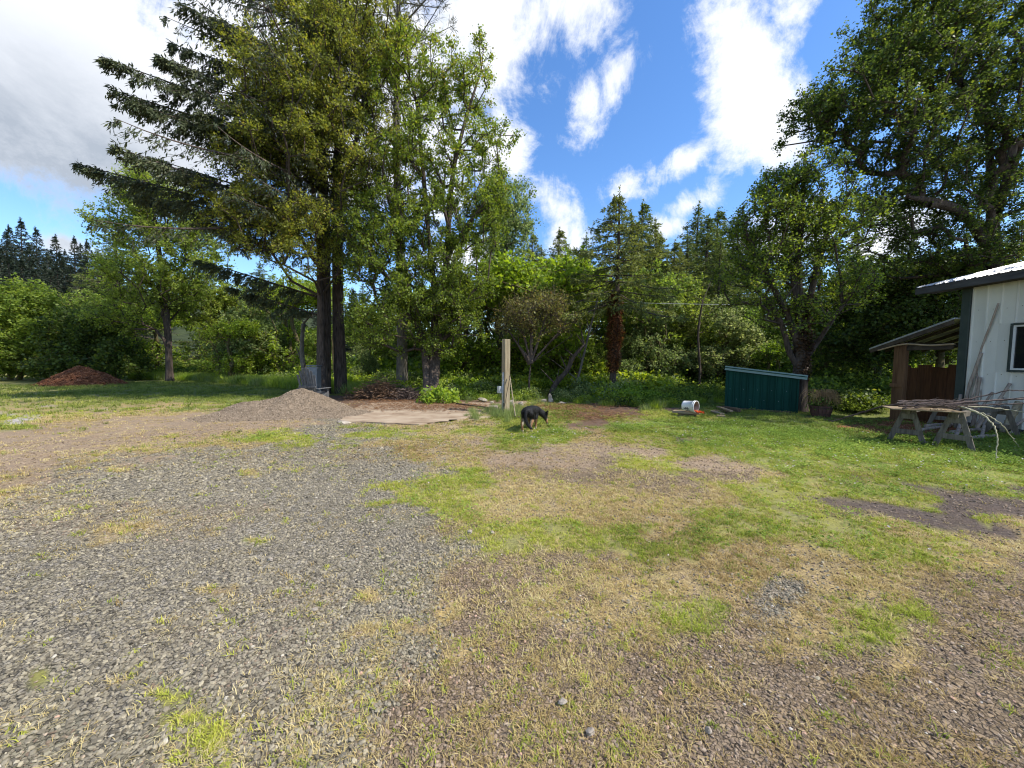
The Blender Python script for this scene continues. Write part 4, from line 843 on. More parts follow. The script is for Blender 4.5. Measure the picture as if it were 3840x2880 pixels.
# --- undergrowth belt
def shrub_mesh(seed, mat, n, ls):
    rg = np.random.default_rng(seed); k = 46; c = norm(rg.normal(size=(k, 3)))*rg.random((k, 1))**.4*[.75, .75, .6]; c[:, 2] = np.abs(c[:, 2])+.08
    w = rg.integers(0, k, n); P = c[w]+rg.normal(size=(n, 3))*0.13; P[:, 2] = np.maximum(P[:, 2], 0); D = rg.normal(size=(n, 3)); Nn = np.array([[0, 0, .8]])+rg.normal(size=(n, 3))*.6
    V, F = leaves(P, D, Nn, ls*rg.uniform(.6, 1.3, n), ls*rg.uniform(.5, 1.0, n)); tt = np.repeat(np.clip(rg.normal(.5, .2, n)+rg.normal(0, .15, k)[w], 0, 1), 4)
    s = segs(np.zeros((k, 3)), c, np.full(k, .012), np.full(k, .005), 3); V2, F2 = join([(V, F), s]); me = mesh_np('shrub', V2, F2, np.concatenate([tt, np.full(len(s[0]), 0.02)])); me.materials.append(mat); return me
def reed_mesh(seed, mat):
    rg = np.random.default_rng(seed); n = 130; P = np.stack([rg.normal(0, .22, n), rg.normal(0, .22, n), np.zeros(n)], 1); D = np.stack([rg.normal(0, .3, n), rg.normal(0, .3, n), np.ones(n)], 1)
    V, F = leaves(P, D, rg.normal(size=(n, 3)), rg.uniform(.4, 1, n), np.full(n, .022)); me = mesh_np('reed', V, F, np.repeat(np.clip(rg.normal(.6, .2, n), 0, 1), 4)); me.materials.append(mat); return me
EDGE = [(0, 812), (130, 815), (260, 818), (420, 822), (560, 832), (660, 842), (760, 850), (900, 862), (1050, 866), (1200, 868), (1380, 884), (1480, 876), (1560, 868), (1700, 868), (1850, 888), (1960, 892)]
eu = np.array([e_[0] for e_ in EDGE]); ey = np.array([g(*e_)[1] for e_ in EDGE]); exx = np.array([g(*e_)[0] for e_ in EDGE])
order = np.argsort(exx); exs, eys = exx[order], ey[order]
rg = np.random.default_rng(90); n = 1300; xs = rg.uniform(-30, 24, n); back = rg.random(n)**1.6*13; ys = np.interp(xs, exs, eys)+0.4+back
ok = ~((xs > 9.3) & (ys < 13.8)); ok &= ~((xs > 6.9) & (xs < 9.9) & (ys < 15.6)); xs, ys, back = xs[ok], ys[ok], back[ok]; n = len(xs)
sc = rg.uniform(.45, 1.0, n)*(0.55+0.22*np.minimum(back, 8))
scatter('undergrowth', [shrub_mesh(1, MT['mid'], 1500, .12), shrub_mesh(2, MT['light'], 1400, .13), shrub_mesh(3, MT['mid'], 1500, .11), shrub_mesh(4, MT['pale'], 1200, .10), shrub_mesh(5, MT['dark'], 1400, .13)],
        np.stack([xs, ys, np.full(n, -.05)], 1), np.stack([np.zeros(n), np.zeros(n), rg.uniform(0, 6.28, n)], 1), np.stack([sc*1.15, sc*1.15, sc*1.1], 1), np.where((xs > 6.5) | (xs < -18), rg.choice([0, 2, 4], n), rg.choice(5, n, p=[.14, .42, .10, .32, .02])), rg.random(n), 'tangled leafy undergrowth along the back of the yard')  # brighter leaf colours in the middle stand in for sunlight on the shrubs
n = 1500; xs = rg.uniform(-27, 14, n); ys = np.interp(xs, exs, eys)+rg.uniform(-.5, 1.3, n); ok = ~((xs > 6.9) & (ys < 14.6)) & ((xs < -6) | (rg.random(n) < .3)); xs, ys = xs[ok], ys[ok]; n = len(xs); sc = rg.uniform(.3, .75, n)*np.where(xs > -6, .6, 1)
scatter('tall_grass', [reed_mesh(1, MT['mid']), reed_mesh(2, MT['light']), reed_mesh(3, MT['pale'])], np.stack([xs, ys, np.full(n, -.02)], 1), np.stack([np.zeros(n), np.zeros(n), rg.uniform(0, 6.28, n)], 1), np.stack([sc, sc, sc], 1),
        rg.integers(0, 3, n), rg.random(n), 'tall uncut grass fringing the undergrowth')
# taller weeds round the wooden post
n = 60; pp = [g(rg.normal(1095, 38), rg.normal(893, 9)) for _ in range(n)]; sc = rg.uniform(.14, .34, n)
scatter('tall_weeds', [reed_mesh(4, MT['pale']), reed_mesh(5, MT['pale'])], np.array([[p_[0], p_[1], 0] for p_ in pp]), np.stack([np.zeros(n), np.zeros(n), rg.uniform(0, 6.28, n)], 1), np.stack([sc, sc, sc], 1), rg.integers(0, 2, n), rg.random(n), 'tall pale weeds growing round the wooden post')
# lime green sapling at the maple foot
B = grd(955, 872)
tree('leafy_sapling', 'lime green leafy sapling at the foot of the forked maple', 'sapling', [line3(B, B+np.array([0, 0, .5]), 4, .03, 1)], [lob(950, 858, 40, 16, float(B[1]), 40, .5)], MT['light'], MT['bark_moss'], 0.03, 1700, 0.11, 5, spread=.25, rtip=.006, tintf=lambda P: P[:, 0]*0+.3)
# ------------------------------------------------------------------ object materials
MT['white_metal'] = surf('painted_white_siding', (0.60, 0.60, 0.54), (0.74, 0.73, 0.66), 1.2, 0.5, (1, 1, 0.4), 0.05, 30, spec=0.4)
MT['dark_trim'] = surf('dark_green_trim', (0.035, 0.05, 0.045), (0.055, 0.07, 0.062), 3, 0.5, bump=0.05)
MT['fascia'] = surf('weathered_dark_fascia', (0.04, 0.04, 0.042), (0.10, 0.10, 0.10), 5, 0.8, (1, 0.2, 1), 0.3, 30)
MT['roof_metal'] = surf('pale_metal_roof', (0.52, 0.54, 0.56), (0.68, 0.70, 0.71), 2, 0.35, bump=0.05, metal=0.3, spec=0.5)
MT['cedar'] = surf('cedar_boards', (0.05, 0.02, 0.01), (0.13, 0.055, 0.025), 4, 0.75, (4, 4, 0.35), 0.35, 20)
MT['post_wood'] = surf('reddish_post_wood', (0.08, 0.04, 0.02), (0.21, 0.115, 0.058), 4, 0.8, (4, 4, 0.3), 0.35, 20)
MT['grey_wood'] = surf('weathered_grey_wood', (0.07, 0.06, 0.05), (0.20, 0.18, 0.145), 5, 0.9, (5, 5, 0.4), 0.5, 24)
MT['timber'] = surf('weathered_tan_timber', (0.12, 0.095, 0.058), (0.27, 0.22, 0.14), 5, 0.9, (6, 6, 0.3), 0.5, 20, c3=(0.42, 0.36, 0.25))
MT['plank'] = surf('plank_wood', (0.16, 0.12, 0.075), (0.36, 0.28, 0.18), 4, 0.9, (0.5, 5, 5), 0.4, 20)
MT['plank_dark'] = surf('dark_plank_wood', (0.06, 0.045, 0.032), (0.17, 0.12, 0.08), 4, 0.9, (0.5, 5, 5), 0.4, 20)
MT['driftwood'] = surf('bleached_driftwood', (0.17, 0.13, 0.105), (0.36, 0.29, 0.235), 6, 0.9, (3, 3, 0.6), 0.5, 18, c3=(0.46, 0.40, 0.33))
MT['branch'] = surf('dark_branch_bark', (0.045, 0.033, 0.028), (0.15, 0.11, 0.095), 8, 0.9, bump=0.5)
MT['branch_pale'] = surf('peeled_pale_branch', (0.26, 0.24, 0.15), (0.48, 0.44, 0.30), 6, 0.8, bump=0.3)
MT['peeled'] = surf('peeled_pole', (0.30, 0.22, 0.13), (0.48, 0.37, 0.23), 4, 0.7, bump=0.2)
MT['green_metal'] = surf('dark_green_steel', (0.004, 0.034, 0.025), (0.007, 0.050, 0.037), 2, 0.7, (1, 1, 0.3), 0.06, 20, spec=0.12)
MT['grey_trim'] = surf('pale_teal_fascia', (0.15, 0.23, 0.22), (0.21, 0.30, 0.285), 3, 0.7, bump=0.1)
MT['white_plastic'] = surf('white_plastic', (0.60, 0.61, 0.60), (0.74, 0.74, 0.72), 5, 0.4, bump=0.02, spec=0.5)
MT['bucket_in'] = surf('dirty_bucket_inside', (0.16, 0.13, 0.10), (0.42, 0.38, 0.32), 5, 0.8, bump=0.1)
MT['ink'] = surf('dark_print', (0.03, 0.03, 0.035), (0.07, 0.07, 0.08), 20, 0.6, bump=0)
MT['orange'] = surf('orange_cloth', (0.75, 0.10, 0.02), (0.9, 0.19, 0.05), 12, 0.7, bump=0.2)
MT['barrel'] = surf('barrel_staves', (0.055, 0.028, 0.022), (0.13, 0.065, 0.048), 5, 0.85, (3, 3, 0.4), 0.4, 20)
MT['iron'] = surf('rusty_iron', (0.03, 0.025, 0.022), (0.09, 0.06, 0.045), 9, 0.7, bump=0.3, metal=0.5)
MT['soil'] = surf('dark_soil', (0.02, 0.014, 0.01), (0.06, 0.042, 0.03), 20, 1, bump=0.6)
MT['concrete'] = surf('stained_concrete', (0.17, 0.11, 0.065), (0.36, 0.275, 0.19), 1.3, 0.95, (0.9, 1.5, 1), 0.3, 20, c3=(0.46, 0.38, 0.28), detail=9)
MT['rock'] = surf('pale_rock', (0.18, 0.15, 0.12), (0.42, 0.37, 0.30), 5, 0.9, bump=0.5)
MT['grey_paint'] = surf('grey_painted_wood', (0.05, 0.052, 0.055), (0.15, 0.152, 0.155), 5, 0.7, (5, 5, 0.5), 0.3, 20)
MT['blue_grey'] = surf('blue_grey_panel', (0.10, 0.12, 0.135), (0.16, 0.18, 0.20), 3, 0.6, bump=0.1)
MT['galv'] = surf('galvanised', (0.40, 0.42, 0.44), (0.6, 0.62, 0.63), 8, 0.45, bump=0.1, metal=0.5)
MT['soffit'] = surf('rough_sawn_underside', (0.035, 0.027, 0.02), (0.09, 0.07, 0.05), 4, 0.9, bump=0.3)
def glass_mat():
    m, t, o = new_mat('dark_window_glass'); p = N(t, 'ShaderNodeBsdfPrincipled'); p.inputs['Base Color'].default_value = (0.012, 0.014, 0.016, 1); p.inputs['Roughness'].default_value = 0.06
    p.inputs['Specular IOR Level'].default_value = 0.6; L(t, p.outputs[0], o.inputs[0]); return m
MT['glass'] = glass_mat()

# ------------------------------------------------------------------ concrete pad with needle litter
pc_ = _pad; _u = [g(742, 912), g(905, 919), g(1010, 905), g(1062, 880), g(1058, 872), g(930, 869), g(800, 872), g(752, 888)]
def poly_patch(name, pts, zb, zt, mat, label, n=10, jit=0.05, kind='structure', seed=1):
    rg = np.random.default_rng(seed); P = np.array(pts)[:, :2]; c = P.mean(0); R_ = []
    for a, b in zip(P, np.roll(P, -1, 0)):
        for f in np.linspace(0, 1, n, endpoint=False): R_.append(a+(b-a)*f+rg.normal(0, jit, 2))
    bm = bmesh.new(); t1_ = [bm.verts.new((q[0], q[1], zt)) for q in R_]; b1_ = [bm.verts.new((q[0], q[1], zb)) for q in R_]
    f0 = bm.faces.new(t1_); bmesh.ops.triangulate(bm, faces=[f0])
    for i in range(len(R_)): bm.faces.new((t1_[i], b1_[i], b1_[(i+1) % len(R_)], t1_[(i+1) % len(R_)]))
    bmesh.ops.recalc_face_normals(bm, faces=bm.faces[:]); o = bm_obj(name, bm, mat); return meta(o, label, kind=kind)
    R_ = np.array(R_); k = len(R_); rings = []
    for f, z in ((1.0, zb), (0.995, zt), (0.8, zt+.006), (0.5, zt+.012), (0.2, zt+.01)): rings.append(np.concatenate([c+(R_-c)*f, np.full((k, 1), z)], 1))
    V = np.concatenate(rings+[np.array([[c[0], c[1], zt+.01]])]); i = np.arange(k); j = (i+1) % k
    F = np.concatenate([np.stack([i+q*k, j+q*k, j+(q+1)*k, i+(q+1)*k], 1) for q in range(4)]); T = np.stack([i+4*k, j+4*k, np.full(k, 5*k)], 1)
    if np.cross(P[1]-P[0], P[2]-P[1]) < 0: F = F[:, ::-1]; T = T[:, ::-1]
    o = link(name, mesh_np(name, V, [F, T], smooth=False), None, mat); return meta(o, label, kind=kind)
poly_patch('concrete_pad', pc_, -0.05, 0.032, MT['concrete'], 'stained tan concrete pad')
def flat_bits(name, mat, pfun, n, ls, ws, label, z=0.02, tilt=0.12, seed=3, srcn=3, parent=None):
    rg = np.random.default_rng(seed); P = pfun(rg, n); src = []
    for k in range(srcn):
        bm = bmesh.new(); box_bm(bm, (0, 0, 0), (1, rg.uniform(.7, 1.2), .25)); me_ = bpy.data.meshes.new('bit'); bm.to_mesh(me_); bm.free(); me_.materials.append(mat); src.append(me_)
    s = rg.uniform(.5, 1.3, len(P)); rot = np.stack([rg.normal(0, tilt, len(P)), rg.normal(0, tilt, len(P)), rg.uniform(0, 6.28, len(P))], 1)
    return scatter(name, src, P, rot, np.stack([ls*s, ws*s, ws*s], 1), rg.integers(0, srcn, len(P)), np.clip(rg.normal(.5, .22, len(P)), 0, 1), label, parent)
def in_px(boxes):
    def f(rg, n):
        out = []
        for (u, v, ru, rv, w) in boxes:
            for _ in range(int(n*w)):
                p_ = g(rg.normal(u, ru), min(rg.normal(v, rv), 1600)); out.append((p_[0], p_[1], 0.012))
        return np.array(out)
    return f
def padz(f, z):
    def h(rg, n): P = f(rg, n); P[:, 2] = z; return P
    return h
MT['needle'] = inst_mat('fallen_needles', [(0, (0.07, 0.03, 0.015)), (0.6, (0.20, 0.10, 0.045)), (1, (0.34, 0.21, 0.11))])
flat_bits('fallen_needles', MT['needle'], padz(in_px([(900, 882, 80, 5, .6), (860, 868, 60, 5, .5), (1000, 880, 35, 4, .3), (1230, 882, 60, 5, .5), (1290, 900, 50, 7, .4)]), 0.062), 3600, .09, .012, 'brown needle litter over the pad and track')
flat_bits('bark_chips', MT['chip'], in_px([(1955, 926, 45, 5, .6), (1900, 918, 45, 4, .4), (1990, 940, 20, 5, .2)]), 4200, .055, .022, 'reddish bark chips under the lean-to', tilt=.3)

# ------------------------------------------------------------------ gravel heap and bark chip heap
def heap(name, label, cat, cen, cones, ext, bm_mat, st_mat, nst, smin, smax, seed, stname, chip=False):
    root = thing(name, label, cat, cen); n = 90; gx = np.linspace(-ext[0], ext[0], n); gy = np.linspace(-ext[1], ext[1], 60); GX, GY = np.meshgrid(gx, gy)
    def hf(x, y):
        h = np.full(np.shape(x), -0.06)
        for (cx, cy, rx, ry, hh_) in cones:
            q = np.sqrt(((x-cx)/rx)**2+((y-cy)/ry)**2+.012)-0.11; h = np.maximum(h, hh_*np.clip(1-q, -.2, 1)**1.0)+0.0
        w = 0.10*np.clip(h/.2, 0, 1); return h+(fbm(x*1.6+seed, y*1.6, 4)-.5)*w*2.0+(fbm(x*7, y*7+seed, 3)-.5)*w*.5
    HZ_ = hf(GX, GY); i_, j_ = np.meshgrid(np.arange(59), np.arange(n-1), indexing='ij'); F = np.stack([i_*n+j_, i_*n+j_+1, (i_+1)*n+j_+1, (i_+1)*n+j_], -1).reshape(-1, 4)
    keep = HZ_.ravel()[F].max(1) > -0.03
    link('mound', mesh_np('mound', np.stack([GX, GY, HZ_], -1).reshape(-1, 3), F[keep], smooth=True), root, bm_mat)
    rg = np.random.default_rng(seed); x = rg.uniform(-ext[0], ext[0], nst); y = rg.uniform(-ext[1], ext[1], nst*1); z = hf(x, y); k = z > -0.02-0.03*rg.random(nst); x, y, z = x[k], y[k], z[k]; m_ = len(x)
    s = smin+(smax-smin)*rg.random(m_)**2; src = [stone_mesh(300+q, st_mat) for q in range(4)]
    if chip:
        src = []
        for q in range(4): bm = bmesh.new(); box_bm(bm, (0, 0, 0), (2.4, 1, .3)); me_ = bpy.data.meshes.new('chip'); bm.to_mesh(me_); bm.free(); me_.materials.append(st_mat); src.append(me_)
    scatter(stname, src, np.stack([x, y, z+s*.1], 1), euler_rand(m_, .5), np.stack([s, s, s*.85], 1), rg.integers(0, 4, m_), np.clip(rg.normal(.5, .2, m_), 0, 1), label, root)
    return root
pm = surf('heap_core', (0.12, 0.09, 0.062), (0.27, 0.21, 0.15), 9, 1, bump=0.8, bscale=30)
hc = np.array([g(640, 905)[0], g(640, 900)[1], 0]); P_ = lambda u, v: g(u, v)-hc
def cone(u, v, rx, ry, h): q = P_(u, v); return (q[0], q[1], rx, ry, h)
heap('gravel_pile', 'broad pile of tan gravel heaped at the edge of the driveway', 'gravel pile', hc,
     [cone(655, 890, 1.35, 1.3, .68), cone(634, 892, 1.5, 1.35, .60), cone(556, 896, 1.2, 1.0, .40), cone(595, 894, 1.4, 1.2, .48), cone(712, 896, 1.0, .8, .22), cone(500, 902, .9, .7, .16), cone(752, 893, .8, .6, .10)], (3.4, 2.0), pm, MT['pile_stone'], 46000, .018, .045, 5, 'stones')
bc = np.array([at(178, 834, g(180, 834)[1]+1.2)[0], g(180, 834)[1]+1.2, 0]); kx = bc[1]/FPX
cm = surf('chip_core', (0.05, 0.02, 0.012), (0.17, 0.075, 0.04), 6, 1, bump=1, bscale=30)
heap('bark_chip_pile', 'rounded pile of reddish brown bark chips on the lawn', 'bark pile', bc, [(-.1, 0, 1.7, 1.5, 1.0), (.25, 0, 1.6, 1.4, .95), (-.45, 0, 1.4, 1.3, .8), (.8, 0, 1.1, 1.0, .45), (-1.0, -.1, .9, .8, .25)], (2.7, 2.0), cm, MT['chip'], 14000, .03, .075, 8, 'chips', True)

# ------------------------------------------------------------------ brush heap
def brush(name, label, u, v, w, h, n, seed, mat):
    c = g(u, v); rg = np.random.default_rng(seed); a = rg.uniform(0, pi, n); r = rg.normal(0, w*.36, (n, 2))*[1, .45]; z = np.abs(rg.normal(0, h*.5, n))*np.clip(1-np.abs(r[:, 0])/w, .15, 1); ln = rg.uniform(.15, .55, n)
    d = np.stack([np.cos(a), np.sin(a), rg.normal(0, .35, n)], 1)*ln[:, None]; p_ = np.stack([r[:, 0], r[:, 1], z+.03], 1)
    V, F = segs(p_-d, p_+d, np.full(n, .013), np.full(n, .005), 4); o = link(name, mesh_np(name, V, F), None, mat); o.location = (c[0], c[1], 0); return meta(o, label, 'brush pile')
brush('brush_heap', 'heap of dry brown branches between the firs and the maple', 822, 862, 1.3, .62, 1300, 3, surf('dry_branch', (0.06, 0.035, 0.022), (0.24, 0.15, 0.09), 9, .95, bump=.2))
brush('brush_heap', 'low scatter of dead twigs at the foot of the slim pine', 885, 864, 1.0, .35, 500, 4, MT['branch'])

# ------------------------------------------------------------------ wooden post with conduit and meter box
pb0 = g(1092, 893); rt = thing('wooden_post', 'tall square weathered timber post standing in tall weeds', 'post', (pb0[0], pb0[1], 0), math.radians(33))
ph = at(1097, 733, pb0[1])[2]
box('timber', (0, 0, ph/2-.1), (.185, .185, ph+.2), MT['timber'], rt, bevel=.006)
bm = bmesh.new(); bmesh.ops.create_cone(bm, segments=12, radius1=.014, radius2=.014, depth=1.25, cap_ends=True); bmesh.ops.translate(bm, verts=bm.verts, vec=(-.115, -.03, .62)); bm_obj('conduit', bm, MT['galv'], rt, True)
ubx = box('utility_box', (-.15, .075, .72), (.115, .13, .21), MT['galv'], rt, bevel=.008); box('box_lid', (-.213, .075, .72), (.012, .12, .2), MT['galv'], ubx, bevel=.003)
for k, z in enumerate((.35, 1.0)): box('strap', (-.103, -.03, z), (.03, .05, .025), MT['galv'], rt, bevel=.003)
def pole_obj(name, label, cat, pts, r0, r1, mat, seed=0, sides=8, rough=.08, group=None, sub=6):
    P = np.asarray(pts, float); c = catmull(P, sub) if len(P) > 2 else line3(P[0], P[1], 6); o0 = P[0].copy()
    V, F = tube(c-o0, np.linspace(r0, r1, len(c)), sides, rough, seed, caps=False)
    k = sides; a = np.arange(k)[::-1][None]; b_ = (np.arange(k)+(len(c)-1)*k)[None]
    o = link(name, mesh_np(name, V, F[:1]+[np.concatenate([a, b_])], smooth=False), None, mat); o.location = tuple(o0)
    for p_ in o.data.polygons: p_.use_smooth = len(p_.vertices) == 4
    return meta(o, label, cat, group)
tl = thing('long_handled_tool', 'long-handled garden tool leaning on the post, its head in the weeds', 'garden tool', g(1113, 903))
t0 = Vector(g(1113, 903)); t1 = Vector(at(1101, 812, pb0[1]-.12))
V, F = tube(line3((0, 0, .05), t1-t0, 5), .017, 8); link('handle', mesh_np('handle', V, F[:1], smooth=True), tl, MT['timber'])
bm = bmesh.new(); box_bm(bm, (0, 0, .03), (.26, .05, .03), bevel=.008)
for k in range(9): box_bm(bm, (-.12+k*.03, .03, -.005), (.008, .01, .07))
bm_obj('rake_head', bm, MT['iron'], tl)
pole_obj('leaning_rod', 'thin rusty rod leaning left against the timber post', 'metal rod', [g(1086, 900)+[0, 0, .01], at(1102, 810, pb0[1]-.14)], .008, .008, MT['iron'])
def rock(label, u, v, w, h, seed, mat=None, dx=1.0, grp=None, name='rock'):
    c = g(u, v); d = c[1]; bm = bmesh.new(); bmesh.ops.create_icosphere(bm, subdivisions=2, radius=.5); q = np.random.default_rng(seed); ph_ = q.uniform(0, 6, 3)
    for x in bm.verts:
        n = 1+.22*math.sin(x.co.x*7+ph_[0])*math.sin(x.co.y*6+ph_[1])+.18*math.sin(x.co.z*9+ph_[2]); x.co = Vector((x.co.x*n, x.co.y*n*.7, max(x.co.z*n, -.2)))
    W_ = w/FPX*d; H_ = h/FPX*d; bmesh.ops.scale(bm, verts=bm.verts, vec=(W_, W_, H_*1.2)); bmesh.ops.rotate(bm, verts=bm.verts, matrix=Matrix.Rotation(q.uniform(-.3, .3), 3, 'Y'))
    o = bm_obj(name, bm, mat or MT['rock'], None, False); o.location = (c[0], c[1], H_*.35); return meta(o, label, 'rock', grp)
for a in [('pointed pale rock left of the post at the pad corner', 1043, 868, 20, 11, 1), ('small flat rock beside the pointed pale one', 1062, 872, 12, 5, 2), ('pinkish blocky rock behind the weeds right of the post', 1104, 876, 15, 12, 3),
          ('bent pale rock behind the weeds, third from the post', 1172, 870, 18, 9, 4), ('upright pale rock, tallest in the row behind the dog', 1189, 870, 13, 18, 5), ('low flat pale rock at the right end of the row', 1213, 873, 20, 6, 6),
          ('squarish tan rock in the weeds above the dog', 1125, 878, 14, 10, 7), ('small white stone lying alone on the gravel', 1063, 1153, 10, 8, 8), ('pale stone at the foot of the gravel pile', 745, 914, 30, 5, 9),
          ('pinkish stone in the bottom gravel right of centre', 1275, 1585, 20, 13, 10), ('pale angular stone on the brown gravel, low in the yard', 1530, 1582, 16, 14, 11), ('pink-tinged stone at lower right of the dry weeds', 1215, 1520, 18, 14, 12),
          ('long pale stone on the brown gravel above the bottom edge', 1015, 1152, 14, 8, 13), ('white chip of stone in the left gravel', 585, 1210, 10, 6, 14), ('grey-white slab stone in the left gravel', 472, 1335, 20, 8, 15), ('pale stone near the middle gravel edge', 680, 1320, 14, 10, 16)]: rock(*a)
pole_obj('rusty_pipe', 'rusty pipe lying on the concrete pad', 'pipe', [g(985, 877)+[0, 0, .09], g(1058, 887)+[0, 0, .09]], .02, .02, MT['iron'])
b0 = g(1066, 886); bk = box('concrete_block', (0, 0, .07), (.3, .16, .15), MT['rock'], None, bevel=.02); bk.location = (b0[0], b0[1], 0); meta(bk, 'small pale block at the end of the rusty pipe', 'block')
fo = g(470, 823); po = pole_obj('fence_post', 'short grey fence post in the tall grass left of the firs', 'fence post', [(fo[0], fo[1], -.1), (fo[0], fo[1]-.01, .85)], .09, .085, MT['grey_wood'])
pole_obj('overhead_cable', 'thin overhead cable strung in front of the right trees', 'cable', [at(1250, 650, 19), at(1500, 657, 18.5), at(1800, 657, 18), at(2000, 650, 17.5), at(2300, 610, 17)], .008, .008, MT['galv'], sides=4, sub=4)

# ------------------------------------------------------------------ slatted garden chair and panel
cx_ = at(678, 850, 13.6); ch = thing('slatted_garden_chair', 'dark weathered garden chair seen from behind, its slatted back rounded', 'chair', (cx_[0], 13.6, 0), math.radians(-10))
Wd = .74
for k in range(7):
    x = (k-3)*.098; hh_ = 1.28-.030*(k-3)**2*.9; rot = Matrix.Rotation(math.radians(14), 3, 'X') @ Matrix.Rotation(math.radians((k-3)*1.4), 3, 'Y')
    bm = bmesh.new(); box_bm(bm, (0, 0, 0), (.080, .022, hh_-.28), None, .006); bmesh.ops.rotate(bm, verts=bm.verts, matrix=rot); bmesh.ops.translate(bm, verts=bm.verts, vec=(x*1.0, -.30-.11*0, .30+(hh_-.28)/2)); bm_obj('slat', bm, MT['grey_paint'], ch)
for k in range(5): box('seat_slat', (0, -.16+k*.13, .30+k*.022), (.60, .10, .022), MT['grey_paint'], ch)
for s in (-1, 1):
    box('armrest', (s*.36, .02, .56), (.13, .70, .024), MT['grey_paint'], ch); box('leg', (s*.31, .34, .27), (.03, .09, .56), MT['grey_paint'], ch); beam('leg', (s*.30, .40, .36), (s*.30, -.50, .06), .03, .12, MT['grey_paint'], ch)
box('back_rail', (0, -.33, .62), (.66, .03, .08), MT['grey_paint'], ch, Matrix.Rotation(math.radians(14), 3, 'X'))
cp = at(679, 840, 15.2); zt = at(677, 789, 15.2)[2]
bxp = thing('storage_box', 'blue-grey flat-topped box behind the slatted chair', 'box', (cp[0], 15.2, 0)); box('body', (0, 0, zt/2-.03), (.40, .35, zt-.06), MT['blue_grey'], bxp, bevel=.01); box('lid', (0, 0, zt-.02), (.43, .38, .05), MT['blue_grey'], bxp, bevel=.008)

# ------------------------------------------------------------------ green shed
A_ = g(1567, 882); A_[2] = 0; th_ = math.radians(33); L0 = 2.0
B_ = None
for Lq in np.linspace(1.2, 3.5, 400):
    q = A_+np.array([math.cos(th_)*Lq, -math.sin(th_)*Lq, 0])
    if proj(q[0], q[1], -.1)[0] > 1719: B_ = q; break
dv = B_-A_; Ls_ = np.linalg.norm(dv); ang = math.atan2(dv[1], dv[0])
hA = at(1567, 797, A_[1])[2]; hB = at(1722, 816, B_[1])[2]; Dp = .85
sh = thing('green_shed', 'low dark green metal shed with a slanting pale fascia', 'shed', A_, ang)
np_ = 10; pw_ = Ls_/np_
for k in range(np_):
    x0, x1 = k*pw_, (k+1)*pw_; z0_, z1_ = hA+(hB-hA)*k/np_, hA+(hB-hA)*(k+1)/np_
    bm = bmesh.new(); q = [(x0+.016, 0), (x0+.02, -.032), (x0+.05, -.032), (x0+.055, 0), (x1-.03, 0), (x1-.026, -.008), (x1-.012, -.008), (x1-.008, 0), (x1+.0155, 0)]
    lo_ = [bm.verts.new((x, y, -.12*(x/Ls_))) for x, y in q]; hi_ = [bm.verts.new((x, y, z0_+(z1_-z0_)*(x-x0)/pw_)) for x, y in q]
    for a in range(len(q)-1): bm.faces.new((lo_[a], lo_[a+1], hi_[a+1], hi_[a]))
    bm_obj('wall_panel', bm, MT['green_metal'], sh)
box('corner_trim', (-.006, -.012, hA/2), (.05, .05, hA), MT['green_metal'], sh); box('corner_trim', (Ls_+.02, -.012, hB/2), (.05, .05, hB), MT['green_metal'], sh)
for (x, hh_) in ((0.0, hA), (Ls_, hB)): box('side_wall', (x, Dp/2, hh_/2-.09), (.03, Dp, hh_+.06), MT['green_metal'], sh)
box('back_wall', (Ls_/2, Dp, hB/2-.08), (Ls_, .03, hB+.1), MT['green_metal'], sh)
beam('fascia', (-.06, -.075, hA+.04), (Ls_+.24, -.075, hB+.015), .03, .145, MT['grey_trim'], sh)
beam('roof', (-.07, Dp/2-.02, hA+.06), (Ls_+.22, Dp/2-.02, hB+.035), Dp+.18, .025, MT['green_metal'], sh)
for k in range(9):
    bm = bmesh.new(); x = (k+.6)*pw_; zz = (.25 if k % 2 else .5)*hA; bmesh.ops.create_icosphere(bm, subdivisions=1, radius=.009); bmesh.ops.translate(bm, verts=bm.verts, vec=(x, -.004, zz)); bm_obj('screw', bm, MT['galv'], sh)
sk = box('foundation_plank', (0, 0, 0), (Ls_*.75, .12, .07), MT['plank_dark'], sh); sk.location = (Ls_*.55, -.12, .01)

# ------------------------------------------------------------------ planter
pl = g(1784, 903); R1, R0, HB = .235, .185, .27
pr = thing('barrel_planter', 'half-barrel planter of dark wooden staves right of the shed', 'planter', (pl[0], pl[1]+.2, .02)); pr.scale = (1.2, 1.2, 1.2)
for k in range(18):
    a0, a1 = k*2*pi/18+.012, (k+1)*2*pi/18-.012; bm = bmesh.new(); vs = []
    for z, r in ((0, R0), (HB*.5, (R0+R1)/2+.012), (HB, R1)):
        vs.append([bm.verts.new((math.cos(a)*rr0, math.sin(a)*rr0, z)) for a, rr0 in ((a0, r), (a1, r), (a1, r-.022), (a0, r-.022))])
    for lo_, hi_ in zip(vs[:-1], vs[1:]):
        for q in range(4): bm.faces.new((lo_[q], lo_[(q+1) % 4], hi_[(q+1) % 4], hi_[q]))
    bm.faces.new(vs[-1]); bm_obj('stave', bm, MT['barrel'], pr)
for z, r in ((.06, R0+.018), (.2, R1-.006)):
    bm = bmesh.new(); c1 = [bm.verts.new((math.cos(a)*r, math.sin(a)*r, z)) for a in np.arange(24)*2*pi/24]; c2 = [bm.verts.new((math.cos(a)*(r+.004), math.sin(a)*(r+.004), z+.03)) for a in np.arange(24)*2*pi/24]
    for q in range(24): bm.faces.new((c1[q], c1[(q+1) % 24], c2[(q+1) % 24], c2[q]))
    bm_obj('hoop', bm, MT['iron'], pr, True)
